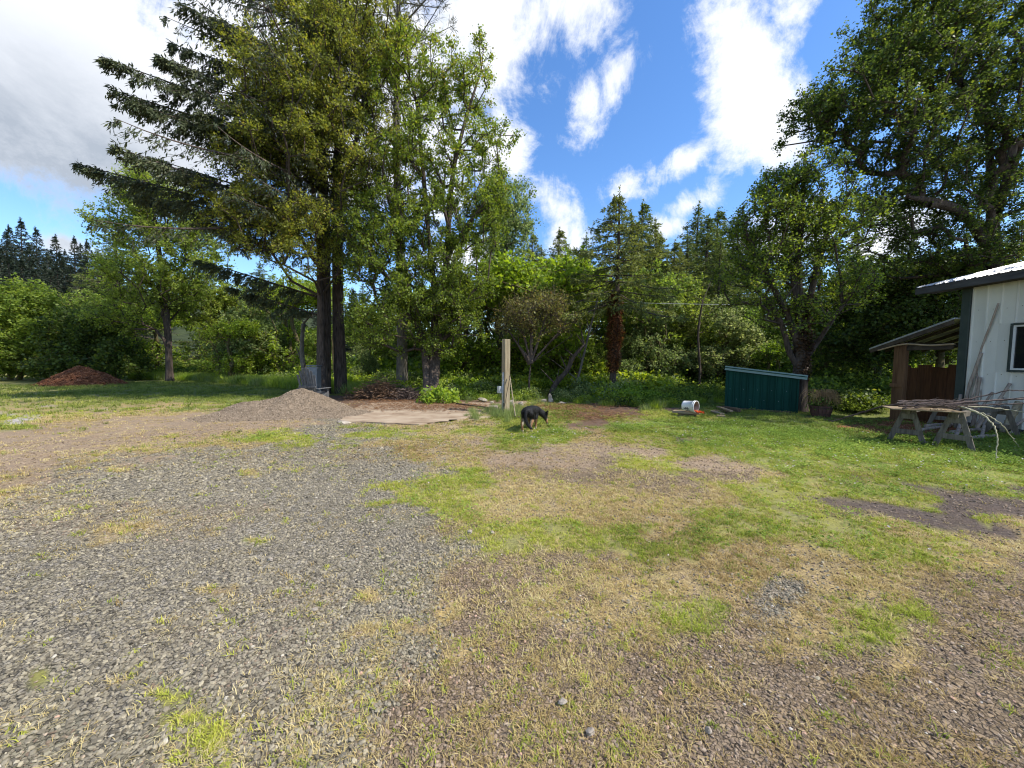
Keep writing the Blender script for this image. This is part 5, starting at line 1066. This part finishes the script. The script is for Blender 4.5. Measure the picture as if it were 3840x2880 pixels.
bm = bmesh.new(); bmesh.ops.create_circle(bm, cap_ends=True, segments=24, radius=R1-.02); bmesh.ops.translate(bm, verts=bm.verts, vec=(0, 0, HB-.05)); bm_obj('soil', bm, MT['soil'], pr)
rg = np.random.default_rng(6); og = thing('ornamental_grass', 'straw-coloured ornamental grass drooping from the barrel planter', 'plant', (pl[0], pl[1]+.2, HB-.05)); VV = []
for k in range(260):
    a = rg.uniform(-.9, 1.3) if rg.random() < .62 else rg.uniform(0, 6.28); r_ = rg.uniform(.15, .55); h_ = rg.uniform(.35, .62); p0 = rg.normal(0, .05, 3)*[1, 1, 0]
    C_ = [p0, p0+[math.cos(a)*r_*.3, math.sin(a)*r_*.25, h_*.75], p0+[math.cos(a)*r_*.8, math.sin(a)*r_*.6, h_], p0+[math.cos(a)*r_*1.1, math.sin(a)*r_*.8, h_*rg.uniform(.25, .75)]]; C_ = catmull(C_, 3)
    VV.append(segs(C_[:-1], C_[1:], np.full(len(C_)-1, .0035), np.full(len(C_)-1, .003), 3))
V, F = join(VV); o = link('blades', mesh_np('blades', V, F), og, surf('straw', (0.22, 0.13, 0.055), (0.46, 0.31, 0.15), 6, .8, bump=0)); o['kind'] = 'stuff'
n = 420; P = np.stack([rg.normal(-.05, .13, n), rg.normal(0, .12, n), rg.uniform(0.02, .38, n)], 1); V, F = leaves(P, rg.normal(size=(n, 3)), rg.normal(size=(n, 3))+[0, 0, .8], np.full(n, .06), np.full(n, .045)); o = link('leaves', mesh_np('leaves', V, F, np.repeat(rg.random(n), 4)), og, MT['mid']); o['kind'] = 'stuff'
def plank(name, label, cat, p0, p1, w, h, mat, group=None, roll=0.0):
    p0 = np.array(p0, float); p1 = np.array(p1, float); d = p1-p0; Ln = np.linalg.norm(d); bm = bmesh.new(); box_bm(bm, (0, 0, 0), (Ln, w, h), Matrix.Rotation(roll, 3, 'X'), .004); o = bm_obj(name, bm, mat)
    o.location = tuple((p0+p1)/2); x = Vector(d).normalized(); y = Vector((0, 0, 1)).cross(x).normalized(); z = x.cross(y); o.rotation_euler = Matrix((x, y, z)).transposed().to_euler(); return meta(o, label, cat, group)
plank('plank', 'thin grey plank on the ground before the barrel planter', 'plank', g(1742, 903)+[0, 0, .03], g(1800, 912)+[0, 0, .03], .07, .035, MT['plank_dark'])

# ------------------------------------------------------------------ bucket and boards
q0, q1 = g(1464, 899), g(1512, 903); pz = .17
blk = thing('wooden_step', 'weathered wooden crib of two planks under the bucket', 'plank stack', (q0[0], q0[1]+.12, 0), math.atan2(q1[1]-q0[1], q1[0]-q0[0])); lw = np.linalg.norm(q1-q0)
box('plank', (lw/2-.02, 0, .125), (lw+.12, .30, .06), MT['plank'], blk); box('plank', (lw/2, .02, .045), (lw*.8, .22, .09), MT['plank_dark'], blk)
bc_ = np.array([(q0+q1)[0]/2, (q0+q1)[1]/2+.12, 0]); br_ = .145; bkt = thing('plastic_bucket', 'white plastic bucket lying on its side, mouth to the right', 'bucket', (bc_[0]-.10, bc_[1], .158), math.radians(-52)); bkt.scale = (1.15, 1.15, 1.15)
def ringtube(name, prof, mat, parent, n=28, smooth=True):
    V = []; F = []
    for (x, r) in prof: V += [(x, math.cos(a)*r, br_+math.sin(a)*r) for a in np.arange(n)*2*pi/n]
    for k in range(len(prof)-1):
        for i in range(n): F.append((k*n+i, k*n+(i+1) % n, (k+1)*n+(i+1) % n, (k+1)*n+i))
    me = bpy.data.meshes.new(name); me.from_pydata(V, [], F)
    for p_ in me.polygons: p_.use_smooth = smooth
    return link(name, me, parent, mat)
ringtube('pail', [(0, 0.001), (0, .122), (.03, .125), (.30, .142), (.30, .15), (.325, .15), (.325, .138)], MT['white_plastic'], bkt)
ringtube('pail_inside', [(.325, .138), (.02, .120), (.02, .001)], MT['bucket_in'], bkt)
ringtube('rim', [(.27, .141), (.272, .152), (.282, .152), (.284, .142)], MT['white_plastic'], bkt)
# dark illegible print on the bucket wall: short bars following the curve
bm = bmesh.new()
for k, (xa, xb, a0, a1) in enumerate([(.10, .12, 3.3, 3.75), (.13, .145, 3.35, 3.7), (.155, .175, 3.3, 3.8), (.19, .2, 3.4, 3.72), (.10, .12, 3.95, 4.3), (.14, .17, 3.95, 4.2), (.185, .2, 3.9, 4.3), (.06, .09, 3.45, 3.7)]):
    pts = []
    for x in (xa, xb):
        for a in (a0, (a0+a1)/2, a1):
            r = .1275+.056*x+.0012+.001; pts.append(bm.verts.new((x, math.cos(a)*r, br_-math.sin(a)*r*-1)))
    for q in range(2): bm.faces.new((pts[q], pts[q+1], pts[q+4], pts[q+3]))
bm_obj('print', bm, MT['ink'], bkt)
hd = pole_obj('bucket_handle', None, None, [(.285, .15, br_), (.36, .1, .03), (.38, 0, .0), (.36, -.1, .03), (.285, -.15, br_)], .004, .004, MT['iron']); hd.name = 'handle'; hd.parent = bkt
for k_ in ('label', 'category'):
    if k_ in hd: del hd[k_]
rg = np.random.default_rng(12); bm = bmesh.new(); nx_, ny_ = 22, 14; gv = [[None]*ny_ for _ in range(nx_)]
for i_ in range(nx_):
    for j_ in range(ny_):
        x = i_/nx_*.34; y = (j_/ny_-.5)*.20*(1-.3*i_/nx_); z = .028+.03*abs(math.sin(i_*.9+j_*.7))+.03*math.sin(i_*.55)*math.cos(j_*1.1)-.02*(i_/nx_); gv[i_][j_] = bm.verts.new((x+.01*math.sin(j_*2.2), y+.015*math.sin(i_*1.3), max(z, .006)))
for i_ in range(nx_-1):
    for j_ in range(ny_-1): bm.faces.new((gv[i_][j_], gv[i_+1][j_], gv[i_+1][j_+1], gv[i_][j_+1]))
bmesh.ops.solidify(bm, geom=bm.faces[:], thickness=.004)
oc = bm_obj('orange_cloth', bm, MT['orange'], None, True); oc.location = (bc_[0]+.03, bc_[1]-.22, .168); oc.rotation_euler = (0.05, .10, math.radians(-18)); meta(oc, 'bright orange cloth spilling from the bucket mouth', 'cloth')
for k, (lb, u0, v0, u1, v1, z, w, m_) in enumerate([('short pale board end, left of the loose boards by the shed', 1538, 892, 1560, 898, .05, .14, 'plank'), ('pale board slanting across the loose boards by the shed', 1550, 886, 1580, 897, .12, .09, 'plank'),
      ('dark reddish beam lying against the shed corner', 1562, 887, 1596, 893, .10, .13, 'plank_dark'), ('split board under the pale slanting one', 1540, 889, 1575, 892, .03, .16, 'plank_dark'), ('chunk of broken timber in front of the loose boards', 1548, 902, 1566, 903, .05, .10, 'plank')]):
    plank('loose_board', lb, 'board', g(u0, v0)+[0, 0, z], g(u1, v1)+[0, 0, z], w, .05 if k != 2 else .12, MT[m_])

# ------------------------------------------------------------------ white building
XW = 12.0; YC_ = float(XW*FPX/(2088-CU)); ZE = at(2090, 621, YC_)[2]; Y0 = 3.4
ce = thing('white_building', 'white metal-sided building with a pale ribbed roof', 'building', (XW, YC_, 0))
wy1 = 9.30; wy0 = 8.05; wz0, wz1 = at(2180, 803, wy1)[2], at(2180, 699, wy1)[2]
pitch = .25; y = YC_-.20; k = 0; xe = XW-.42
def wall_strip(ya, yb, za, zb):
    bm = bmesh.new(); q = [(ya, 0), (ya-.012, -.022), (ya-.038, -.022), (ya-.05, 0), (yb, 0)]
    lo_ = [bm.verts.new((y_, y_, 0)) for y_ in []]; lo_ = [bm.verts.new((x-0.0, yv-YC_, za)) for yv, x in q]; hi_ = [bm.verts.new((x, yv-YC_, zb)) for yv, x in q]
    for a in range(len(q)-1): bm.faces.new((lo_[a], hi_[a], hi_[a+1], lo_[a+1]))
    bm_obj('wall_panel', bm, MT['white_metal'], ce)
y = YC_
while y > Y0:
    yb = y-.29
    if y > wy0 and yb < wy1-0.0:
        wall_strip(y, yb, .05, wz0-.02); wall_strip(y, yb, wz1+.02, ZE)
        if yb < wy0: box('wall_infill', (0.004, (wy0+yb)/2-YC_, (wz0+wz1)/2), (.006, wy0-yb, wz1-wz0+.06), MT['white_metal'], ce, bevel=0)
        if y > wy1: box('wall_infill', (0.004, (y+wy1)/2-YC_, (wz0+wz1)/2), (.006, y-wy1, wz1-wz0+.06), MT['white_metal'], ce, bevel=0)
    else: wall_strip(y, yb, .05, ZE)
    y = yb
box('corner_trim', (-.028, .11, ZE/2), (.05, .20, ZE), MT['dark_trim'], ce)
box('end_wall', (3, .205, ZE/2), (6.0, .01, ZE), MT['white_metal'], ce, bevel=0); box('side_wall', (6, (Y0-YC_)/2, ZE/2), (.02, YC_-Y0, ZE), MT['white_metal'], ce, bevel=0); box('front_wall', (3, Y0-YC_-.25, ZE/2), (6, .02, ZE), MT['white_metal'], ce, bevel=0)
box('skirting', (-.02, (Y0-YC_)/2+.1, .04), (.05, YC_-Y0, .1), MT['fascia'], ce)
wn = thing('window', None, None); wn.parent = ce; wn.location = (0, (wy0+wy1)/2-YC_, (wz0+wz1)/2)
for k_ in list(wn.keys()): del wn[k_]
ww, wh = wy1-wy0, wz1-wz0
for (nm, c, s, m_) in [('frame', (-.035, 0, wh/2-.02), (.06, ww, .045), 'dark_trim'), ('frame', (-.035, 0, -wh/2+.02), (.06, ww, .045), 'dark_trim'), ('frame', (-.035, ww/2-.02, 0), (.058, .045, wh-.09), 'dark_trim'), ('frame', (-.035, -ww/2+.02, 0), (.058, .045, wh-.09), 'dark_trim'),
     ('sash', (-.025, 0, wh/2-.065), (.04, ww-.09, .04), 'white_plastic'), ('sash', (-.025, 0, -wh/2+.065), (.04, ww-.09, .04), 'white_plastic'), ('sash', (-.025, ww/2-.065, 0), (.038, .04, wh-.17), 'white_plastic'), ('sash', (-.025, -ww/2+.065, 0), (.038, .04, wh-.17), 'white_plastic'), ('pane', (-.01, 0, 0), (.008, ww-.17, wh-.17), 'glass')]:
    box(nm, c, s, MT[m_], wn, bevel=.003 if nm != 'pane' else 0)
ye = .95; xo = -.42; zE2 = ZE-.02
box('fascia', (xo, (ye+Y0-YC_)/2, zE2+.085), (.035, ye-(Y0-YC_)+.2, .17), MT['fascia'], ce)
beam('barge_board', (xo+.02, ye+.05, zE2+.085), (3.2, ye+.05, zE2+.085+pitch*3.6), .03, .17, MT['fascia'], ce)
box('soffit', (-.2, (ye+Y0-YC_)/2, zE2+.025), (.40, ye-(Y0-YC_), .012), MT['soffit'], ce, bevel=0)
nrib = 34; yy_ = ye+.08; wr = (ye-(Y0-YC_)+.2)/nrib
for k in range(nrib):
    ya = yy_-k*wr; q = [(ya, 0), (ya-.02, .03), (ya-.05, .03), (ya-.07, 0), (ya-wr, 0)]
    for sgn, nm in ((1, 'roof_sheet'), (-1, 'roof_sheet')):
        bm = bmesh.new(); x0_, x1_ = (xo-.04, 3.2) if sgn == 1 else (6.8, 3.2); zb_ = zE2+.185; zt_ = zb_+pitch*(3.2-xo+.04)
        lo_ = [bm.verts.new((x0_, yv, zb_+dz)) for yv, dz in q]; hi_ = [bm.verts.new((x1_, yv, zt_+dz)) for yv, dz in q]
        for a in range(len(q)-1): bm.faces.new((lo_[a], hi_[a], hi_[a+1], lo_[a+1]))
        bmesh.ops.solidify(bm, geom=bm.faces[:], thickness=.004); bm_obj(nm, bm, MT['roof_metal'], ce)
for k, (yv, zv) in enumerate([(a, b_) for b_ in (1.35, 2.2, 3.0) for a in (-.15, -.45, -.72, -1.0, -1.3)]):
    if zv != 2.2 or yv > -.8:
        bm = bmesh.new(); bmesh.ops.create_icosphere(bm, subdivisions=1, radius=.008); bmesh.ops.translate(bm, verts=bm.verts, vec=(-.006, yv, zv+rnd.uniform(-.02, .02))); bm_obj('screw', bm, MT['iron'], ce)

# ------------------------------------------------------------------ lean-to
def atX(u, v, X): r = ray(u, v); return np.array([0, 0, H])+r*(X/r[0])
XL = 11.95; lo0 = atX(1887, 753, XL); hi0 = atX(2072, 687, XL); sl = (lo0[2]-hi0[2])/(lo0[1]-hi0[1]); ys_ = YC_+.24; zs_ = hi0[2]+sl*(ys_-hi0[1]); WL = 3.4
le = thing('lean_to', 'open wooden lean-to with a sloping roof on the far end of the white building', 'lean-to', (XL, ys_, 0)); o_ = np.array([XL, ys_, 0])
yE, zE_ = lo0[1]-ys_, lo0[2]
box_r = beam('roof', (WL/2-.12, 0, zs_), (WL/2-.12, yE, zE_), WL, .03, MT['roof_metal'], le)
beam('barge_board', (-.13, 0, zs_-.09), (-.13, yE-.02, zE_-.09), .03, .13, MT['soffit'], le)
beam('barge_board', (-.145, 0, zs_-.015), (-.145, yE, zE_-.015), .012, .045, MT['galv'], le)
for k in range(5): beam('rafter', (.35+k*.6, 0, zs_-.07), (.35+k*.6, yE-.05, zE_-.07), .045, .09, MT['soffit'], le)
box('underlay', (WL/2-.12, yE*.5, 0), (WL-.2, .01, .01), MT['soffit'], le)
yP = atX(1940, 850, XL)[1]-ys_; zg = -.36; zt_ = zs_+(zE_-zs_)*yP/yE-.14
for (dy, w_) in ((-.10, .20), (.12, .15)): box('post', (.01+dy*.2, yP+dy, (zt_+zg)/2), (.12, w_, zt_-zg), MT['post_wood'], le)
box('cross_board', (-.075, yP, atX(1935, 832, XL)[2]), (.03, .40, .11), MT['post_wood'], le)
box('post', (2.9, yP, (zt_+zg)/2), (.14, .14, zt_-zg), MT['post_wood'], le)
V, F = tube(catmull([atX(1897, 757, XL-.2)-o_, atX(1950, 744, XL-.2)-o_, atX(2010, 746, XL-.2)-o_, atX(2062, 743, XL-.2)-o_], 5), .024, 8, .1, 3); link('peeled_pole', mesh_np('peeled_pole', V, F[:1], smooth=True), le, MT['peeled'])
xb_ = 1.35; y1_ = (XL+xb_)*FPX/(1952-CU)-ys_; nb_ = 12; bw = (y1_-.05)/nb_
for k in range(nb_):
    ztop = 1.55+.06*math.sin(k*1.7)+.03*math.sin(k*3.1); box('board', (xb_+.006*(k % 2), .05+bw*(k+.5), (ztop-.3)/2), (.022, bw-.008, ztop+.3), MT['cedar'], le, bevel=.003)
beam('rail', (xb_+.04, .05, .4), (xb_+.04, y1_, .4), .04, .09, MT['cedar'], le); beam('rail', (xb_+.04, .05, 1.3), (xb_+.04, y1_, 1.3), .04, .09, MT['cedar'], le)
beam('beam', (-.02, yP-.2, zt_-.06), (WL-.4, yP-.2, zt_-.06), .09, .14, MT['soffit'], le)
beam('beam', (.0, .1, atX(1990, 752, XL)[2]), (0, yP, atX(1990, 752, XL)[2]), .08, .12, MT['soffit'], le)

# ------------------------------------------------------------------ sawhorses and board
ZT = .70
def sawhorse(label, u0, v0, u1, v1, dm=1.0):
    a = g(u0, v0); b_ = g(u1, v1); d = b_-a; Ln = np.linalg.norm(d); r = thing('sawhorse', label, 'sawhorse', (a+b_)/2, math.atan2(d[1], d[0]), 'sawhorses under the branch pile')
    box('top_beam', (0, 0, ZT-.06), (Ln+.16, .085, .10), MT['grey_wood'], r)
    for sx in (-1, 1):
        for sy in (-1, 1): beam('leg', (sx*(Ln/2-.02), sy*.05, ZT-.02), (sx*(Ln/2+.05), sy*.25, 0.0), .085, .04, MT['grey_wood'], r, up=(1, 0, 0))
        box('brace', (sx*(Ln/2+.04), 0, .22), (.028, .46, .10), MT['grey_wood'], r); box('gusset', (sx*(Ln/2+.03), 0, ZT-.16), (.02, .20, .11), MT['grey_wood'], r)
    return r
sawhorse('left weathered sawhorse, nearer the lean-to post', 1958, 955, 2035, 922)
sawhorse('right weathered sawhorse, below the pale drooping branch', 2060, 968, 2160, 942)
c0, c1 = at(1925, 884, 7.75), at(2092, 884, 7.1); d_ = (c1-c0); d_[2] = 0
pb2 = plank('plywood_board', 'thin pale board laid across both sawhorses', 'board', [c0[0], c0[1]+.1, ZT+.009], [c1[0]+.1, c1[1]+.25, ZT+.009], .62, .018, MT['plank'])
zb2 = ZT+.03
def br(label, pts, r0, r1, mat='branch', seed=0, group=None, forks=0):
    P = [np.array(p_, float) for p_ in pts]; rg = np.random.default_rng(seed)
    C_ = catmull(P, 7); C_ = C_+np.concatenate([np.zeros((1, 3)), rg.normal(0, .006, (len(C_)-2, 3)), np.zeros((1, 3))]); o0 = C_[0].copy(); rad = np.linspace(r0, r1, len(C_))
    parts = [tube(C_-o0, rad, 7, .12, seed, caps=False)]; parts[0] = (parts[0][0], parts[0][1][:1])
    for k in range(forks):
        i_ = int(len(C_)*rg.uniform(.35, .85)); s_ = C_[i_]-o0; dd = norm((C_[min(i_+2, len(C_)-1)]-C_[i_-1])+rg.normal(0, .02, 3)+0); e_ = s_+(dd+rg.normal(0, .35, 3)*[1, 1, .4])*rg.uniform(.15, .45)
        parts.append((lambda q: (q[0], q[1][:1]))(tube(line3(s_, e_, 5, .01, seed+k), np.linspace(rad[i_]*.7, .003, 5), 5, .1, seed)))
    V, F = join(parts); o = link('branch', mesh_np('branch', V, F, smooth=True), None, MT[mat]); o.location = tuple(o0); return meta(o, label, 'branch', group)
A3 = lambda u, v, Y: at(u, v, Y)
gp = 'bare branches heaped on the sawhorse board'
br('thickest dark branch sweeping down to the ground at the left', [A3(2100, 868, 7.6), A3(2010, 873, 7.8), A3(1930, 874, 8.1), A3(1870, 888, 8.5), A3(1797, 911, 8.9)], .03, .012, seed=1, forks=2)
br('long dark branch reaching right, uppermost and upturned', [A3(1960, 876, 7.7), A3(2060, 868, 7.4), A3(2140, 852, 7.2), A3(2196, 843, 7.0), A3(2240, 852, 6.9)], .018, .006, seed=2, forks=1)
br('straight dark branch running right past the frame edge', [A3(1950, 878, 7.6), A3(2060, 872, 7.3), A3(2150, 865, 7.1), A3(2290, 858, 6.8)], .022, .012, seed=3, forks=1)
br('dark branch lying just under the straight one', [A3(1975, 880, 7.5), A3(2080, 876, 7.2), A3(2170, 873, 7.0), A3(2290, 868, 6.7)], .017, .010, seed=4)
br('pale forked branch drooping to the clover off the board', [A3(2070, 877, 7.2), A3(2105, 888, 6.75), A3(2135, 905, 6.5), A3(2152, 930, 6.3), A3(2154, 965, 6.2), A3(2150, 1002, 6.15)], .017, .006, 'branch_pale', 5)
br('pale side branch arching right from the drooping one', [A3(2080, 879, 7.1), A3(2130, 896, 6.8), A3(2160, 915, 6.6), A3(2185, 945, 6.6), A3(2203, 966, 6.6)], .012, .004, 'branch_pale', 6)
br('greenish branch lying low towards the right edge', [A3(2090, 878, 7.1), A3(2150, 881, 7.0), A3(2230, 892, 6.9)], .013, .009, 'branch_pale', 7)
rg = np.random.default_rng(44)
for k in range(24):
    u0 = rg.uniform(1935, 1990); u1 = rg.uniform(2040, 2110); Yk = rg.uniform(7.3, 7.9); zz = zb2+rg.uniform(0, .13)
    p0_ = at(u0, 880, Yk); p1_ = at(u1, 880, Yk-.35); p0_[2] = zz+rg.uniform(0, .03); p1_[2] = zz+rg.uniform(0, .05); mid_ = (p0_+p1_)/2+[0, rg.normal(0, .05), rg.uniform(.0, .04)]
    br('thin dark branch in the tangled heap on the board', [p0_, mid_, p1_], rg.uniform(.008, .016), .004, seed=60+k, group=gp, forks=1)
fx = thing('yellow_stick_tool', 'small yellow-brown stick lying on the board front edge', 'stick', at(2010, 879, 7.35)); fx.location.z = ZT+.035; fx.rotation_euler = (0, 0, -.3)
V, F = tube([(0, 0, 0), (.2, 0, 0)], .012, 7); link('shaft', mesh_np('shaft', V, F[:1]), fx, MT['peeled']); box('tip', (.22, 0, 0), (.05, .03, .02), MT['peeled'], fx)

# ------------------------------------------------------------------ driftwood poles leaning on the wall
def lp(label, ub, vb, ut, vt, Yb, r0, r1, seed, bend=0.0, mat='driftwood', gap=.04):
    b_ = at(ub, vb, Yb); b_[2] = 0.0; t_ = at(ut, vt, 9.6); k_ = (XW-gap-.03)/t_[0]; rr2 = ray(ut, vt); tt = (XW-gap-.03)/rr2[0]; t_ = np.array([0, 0, H])+rr2*tt
    m_ = (b_+t_)/2+np.array([0, bend, bend*.3]); q = b_+(t_-b_)*.25+np.array([0, -bend*.5, 0])
    return pole_obj('driftwood_pole', label, 'pole', [b_, q, m_, t_], r0, r1, MT[mat], seed, 8, .18)
lp('tallest thin crooked pole leaning high on the white wall', 2098, 925, 2157, 655, 10.0, .028, .018, 1, .16)
lp('thick smooth pole leaning left of the tallest one', 2072, 925, 2119, 762, 10.1, .045, .032, 2, .03)
lp('short stout stub leaning beside the dark corner trim', 2062, 925, 2075, 852, 10.1, .045, .035, 3)
lp('grey pole leaning right of the thick smooth one', 2075, 930, 2112, 812, 9.9, .03, .02, 4, -.03)
lp('pale split pole leaning behind the heap of branches', 2100, 930, 2118, 815, 9.8, .04, .03, 5, .02)
lp('short hooked driftwood leaning with a knotted top', 2105, 935, 2144, 847, 9.7, .032, .022, 6, .05)
lp('long pole leaning right, just below the window', 2108, 942, 2182, 828, 9.4, .035, .028, 7, -.02)
lp('slim grey pole leaning under the window corner', 2135, 935, 2168, 858, 9.4, .03, .02, 8, .03)
lp('broad weathered plank-like pole at the right edge', 2165, 950, 2202, 868, 9.0, .07, .06, 9, .0, 'timber')
lp('grey curved stick at the right edge behind the broad pole', 2178, 950, 2215, 905, 8.8, .035, .025, 10, .03)
for k, (u, v, u2, v2, r, lb) in enumerate([(2055, 938, 2120, 932, .045, 'log lying under the sawhorses beside the wall'), (2090, 952, 2150, 945, .04, 'shorter log lying under the right sawhorse'), (1990, 932, 2050, 925, .04, 'log lying under the left sawhorse'), (2000, 925, 2080, 920, .05, 'log lying against the lean-to back, low'),
     (2065, 945, 2085, 925, .035, 'pale stick propped among the logs under the board'), (2120, 950, 2133, 928, .03, 'pale upright stick among the logs near the wall')]):
    a = g(u, v); b_ = g(u2, v2); a[2] = r; b_[2] = r if k < 4 else .35
    pole_obj('log', lb, 'log', [a, (a+b_)/2+[0, .02, .01], b_], r, r*.8, MT['driftwood'], 30+k, 8, .15)

# ------------------------------------------------------------------ dog
dg_ = g(1150, 931); dog = thing('dog', 'black and tan dog sniffing the grass with its tail hanging', 'dog', (dg_[0]-.03, dg_[1]+.18, 0), math.radians(-17)); dog.scale = (1.12, 1.12, 1.12)
J = {'pel': (0, -.27, .425, .098), 'rump': (0, -.345, .415, .075), 'mid': (0, -.04, .415, .100), 'chest': (.01, .17, .40, .125), 'nb': (.05, .29, .385, .090), 'nk': (.13, .375, .315, .074), 'hd': (.205, .42, .245, .066), 'st': (.235, .425, .17, .040), 'mz': (.255, .425, .105, .026), 'nose': (.262, .425, .085, .018),
     'chk': (.215, .455, .235, .045), 'ebl': (.155, .44, .285, .024), 'etl': (.13, .465, .345, .008), 'ebr': (.245, .40, .295, .024), 'etr': (.27, .395, .36, .008),
     't0': (0, -.395, .40, .030), 't1': (.0, -.43, .30, .034), 't2': (.035, -.435, .19, .036), 't3': (.10, -.43, .115, .030), 't4': (.155, -.42, .085, .012)}
for s, n_, dy in ((-1, 'l', -.03), (1, 'r', .03)):
    J.update({'hp'+n_: (s*.065, -.27+dy*.3, .37, .082), 'kn'+n_: (s*.085, -.20+dy, .26, .056), 'hk'+n_: (s*.082, -.345+dy, .145, .026), 'an'+n_: (s*.082, -.325+dy, .045, .021), 'pw'+n_: (s*.082, -.305+dy, .018, .026), 'to'+n_: (s*.082, -.26+dy, .014, .018),
              'sh'+n_: (s*.075, .18-dy, .34, .070), 'el'+n_: (s*.085, .13-dy*2, .225, .042), 'wr'+n_: (s*.08, .17-dy*2, .115, .026), 'pa'+n_: (s*.08, .165-dy*2, .035, .022), 'pp'+n_: (s*.08, .185-dy*2, .017, .026), 'pt'+n_: (s*.08, .225-dy*2, .013, .018)})
E_ = [('pel', 'rump'), ('rump', 't0'), ('t0', 't1'), ('t1', 't2'), ('t2', 't3'), ('t3', 't4'), ('pel', 'mid'), ('mid', 'chest'), ('chest', 'nb'), ('nb', 'nk'), ('nk', 'hd'), ('hd', 'st'), ('st', 'mz'), ('mz', 'nose'), ('hd', 'ebl'), ('ebl', 'etl'), ('hd', 'ebr'), ('ebr', 'etr')]
for n_ in 'lr': E_ += [('pel', 'hp'+n_), ('hp'+n_, 'kn'+n_), ('kn'+n_, 'hk'+n_), ('hk'+n_, 'an'+n_), ('an'+n_, 'pw'+n_), ('pw'+n_, 'to'+n_), ('chest', 'sh'+n_), ('sh'+n_, 'el'+n_), ('el'+n_, 'wr'+n_), ('wr'+n_, 'pa'+n_), ('pa'+n_, 'pp'+n_), ('pp'+n_, 'pt'+n_)]
names = [k for k in J if k != 'chk']; ix = {k: i_ for i_, k in enumerate(names)}
me = bpy.data.meshes.new('dog_skel'); me.from_pydata([J[k][:3] for k in names], [(ix[a], ix[b_]) for a, b_ in E_], [])
tmp = bpy.data.objects.new('dog_skel', me); C.objects.link(tmp); md = tmp.modifiers.new('skin', 'SKIN')
for k in names:
    sv_ = me.skin_vertices[0].data[ix[k]]; sv_.radius = (J[k][3], J[k][3]); sv_.use_root = (k == 'pel')
md2 = tmp.modifiers.new('sub', 'SUBSURF'); md2.levels = 2; md2.render_levels = 2
bpy.context.view_layer.update(); dgx = bpy.context.evaluated_depsgraph_get(); bme = bpy.data.meshes.new_from_object(tmp.evaluated_get(dgx)); bpy.data.objects.remove(tmp)
MT['fur_black'] = surf('black_fur', (0.004, 0.004, 0.0045), (0.018, 0.018, 0.019), 22, 0.5, (1, 1, 1), 0.9, 60, spec=0.25)
MT['fur_tan'] = surf('tan_fur', (0.16, 0.075, 0.03), (0.40, 0.24, 0.12), 18, 0.75, (1, 1, 1), 0.7, 60)
MT['fur_cream'] = surf('cream_fur', (0.32, 0.26, 0.17), (0.5, 0.43, 0.32), 18, 0.75, (1, 1, 1), 0.7, 60)
for k in ('fur_black', 'fur_tan', 'fur_cream'): bme.materials.append(MT[k])
jn = np.array([J[k][:3] for k in names]); seg_a = np.array([J[a][:3] for a, b_ in E_]); seg_b = np.array([J[b_][:3] for a, b_ in E_])
leg_i = [i_ for i_, (a, b_) in enumerate(E_) if a[:2] in ('hk', 'an', 'pw', 'wr', 'pa', 'pp', 'el')]; mz_i = [i_ for i_, e_ in enumerate(E_) if e_ in (('st', 'mz'), ('mz', 'nose'))]; kn_i = [i_ for i_, (a, b_) in enumerate(E_) if a[:2] == 'kn']
for p_ in bme.polygons:
    p_.use_smooth = True; c = np.array(p_.center); ab = seg_b-seg_a; t_ = np.clip(((c-seg_a)*ab).sum(1)/(ab*ab).sum(1), 0, 1); d_2 = np.linalg.norm(c-(seg_a+ab*t_[:, None]), axis=1); i_ = int(np.argmin(d_2))
    if i_ in leg_i: p_.material_index = 1 if c[2] > .05 else 2
    elif i_ in kn_i and t_[i_] > .25: p_.material_index = 2 if abs(c[0]) < .08 else 1
    elif i_ in mz_i: p_.material_index = 1 if c[0] > .235 and c[2] > .09 else 0
body = bpy.data.objects.new('body', bme); C.objects.link(body); body.parent = dog
rg = np.random.default_rng(3)
# short fur strokes over the coat
vco = np.array([v.co[:] for v in bme.vertices]); vno = np.array([v.normal[:] for v in bme.vertices])
sel = rg.integers(0, len(vco), 9000); sel = sel[(vco[sel][:, 2] > .16)]; tail_dir = np.array([0, -.7, -.55]); P = vco[sel]+rg.normal(0, .006, (len(sel), 3)); Dd = norm(vno[sel]*.55+tail_dir+rg.normal(0, .25, (len(sel), 3)))
mzk = ~((P[:, 0] > .17) & (P[:, 2] < .2)); P, Dd = P[mzk], Dd[mzk]; V, F = leaves(P, Dd, vno[sel][mzk], np.full(len(P), .026), np.full(len(P), .004)); o = link('fur', mesh_np('fur', V, F), dog, MT['fur_black']); o['kind'] = 'stuff'
for s in (-1, 1):
    bm = bmesh.new(); bmesh.ops.create_icosphere(bm, subdivisions=2, radius=.010); bmesh.ops.translate(bm, verts=bm.verts, vec=(.232+s*.028, .405 if s > 0 else .47, .205)); bm_obj('eye', bm, MT['glass'], dog, True)
bm = bmesh.new(); bmesh.ops.create_icosphere(bm, subdivisions=2, radius=.016); bmesh.ops.translate(bm, verts=bm.verts, vec=(.266, .424, .078)); bm_obj('nose', bm, MT['glass'], dog, True)
bm = bmesh.new(); bmesh.ops.create_icosphere(bm, subdivisions=2, radius=.012); bmesh.ops.translate(bm, verts=bm.verts, vec=(.262, .385, .195)); bm_obj('eyebrow', bm, MT['fur_cream'], dog, True)
for o in list(C.objects):
    if o.name.split('.')[0] == 'limbs': o['kind'] = 'stuff'
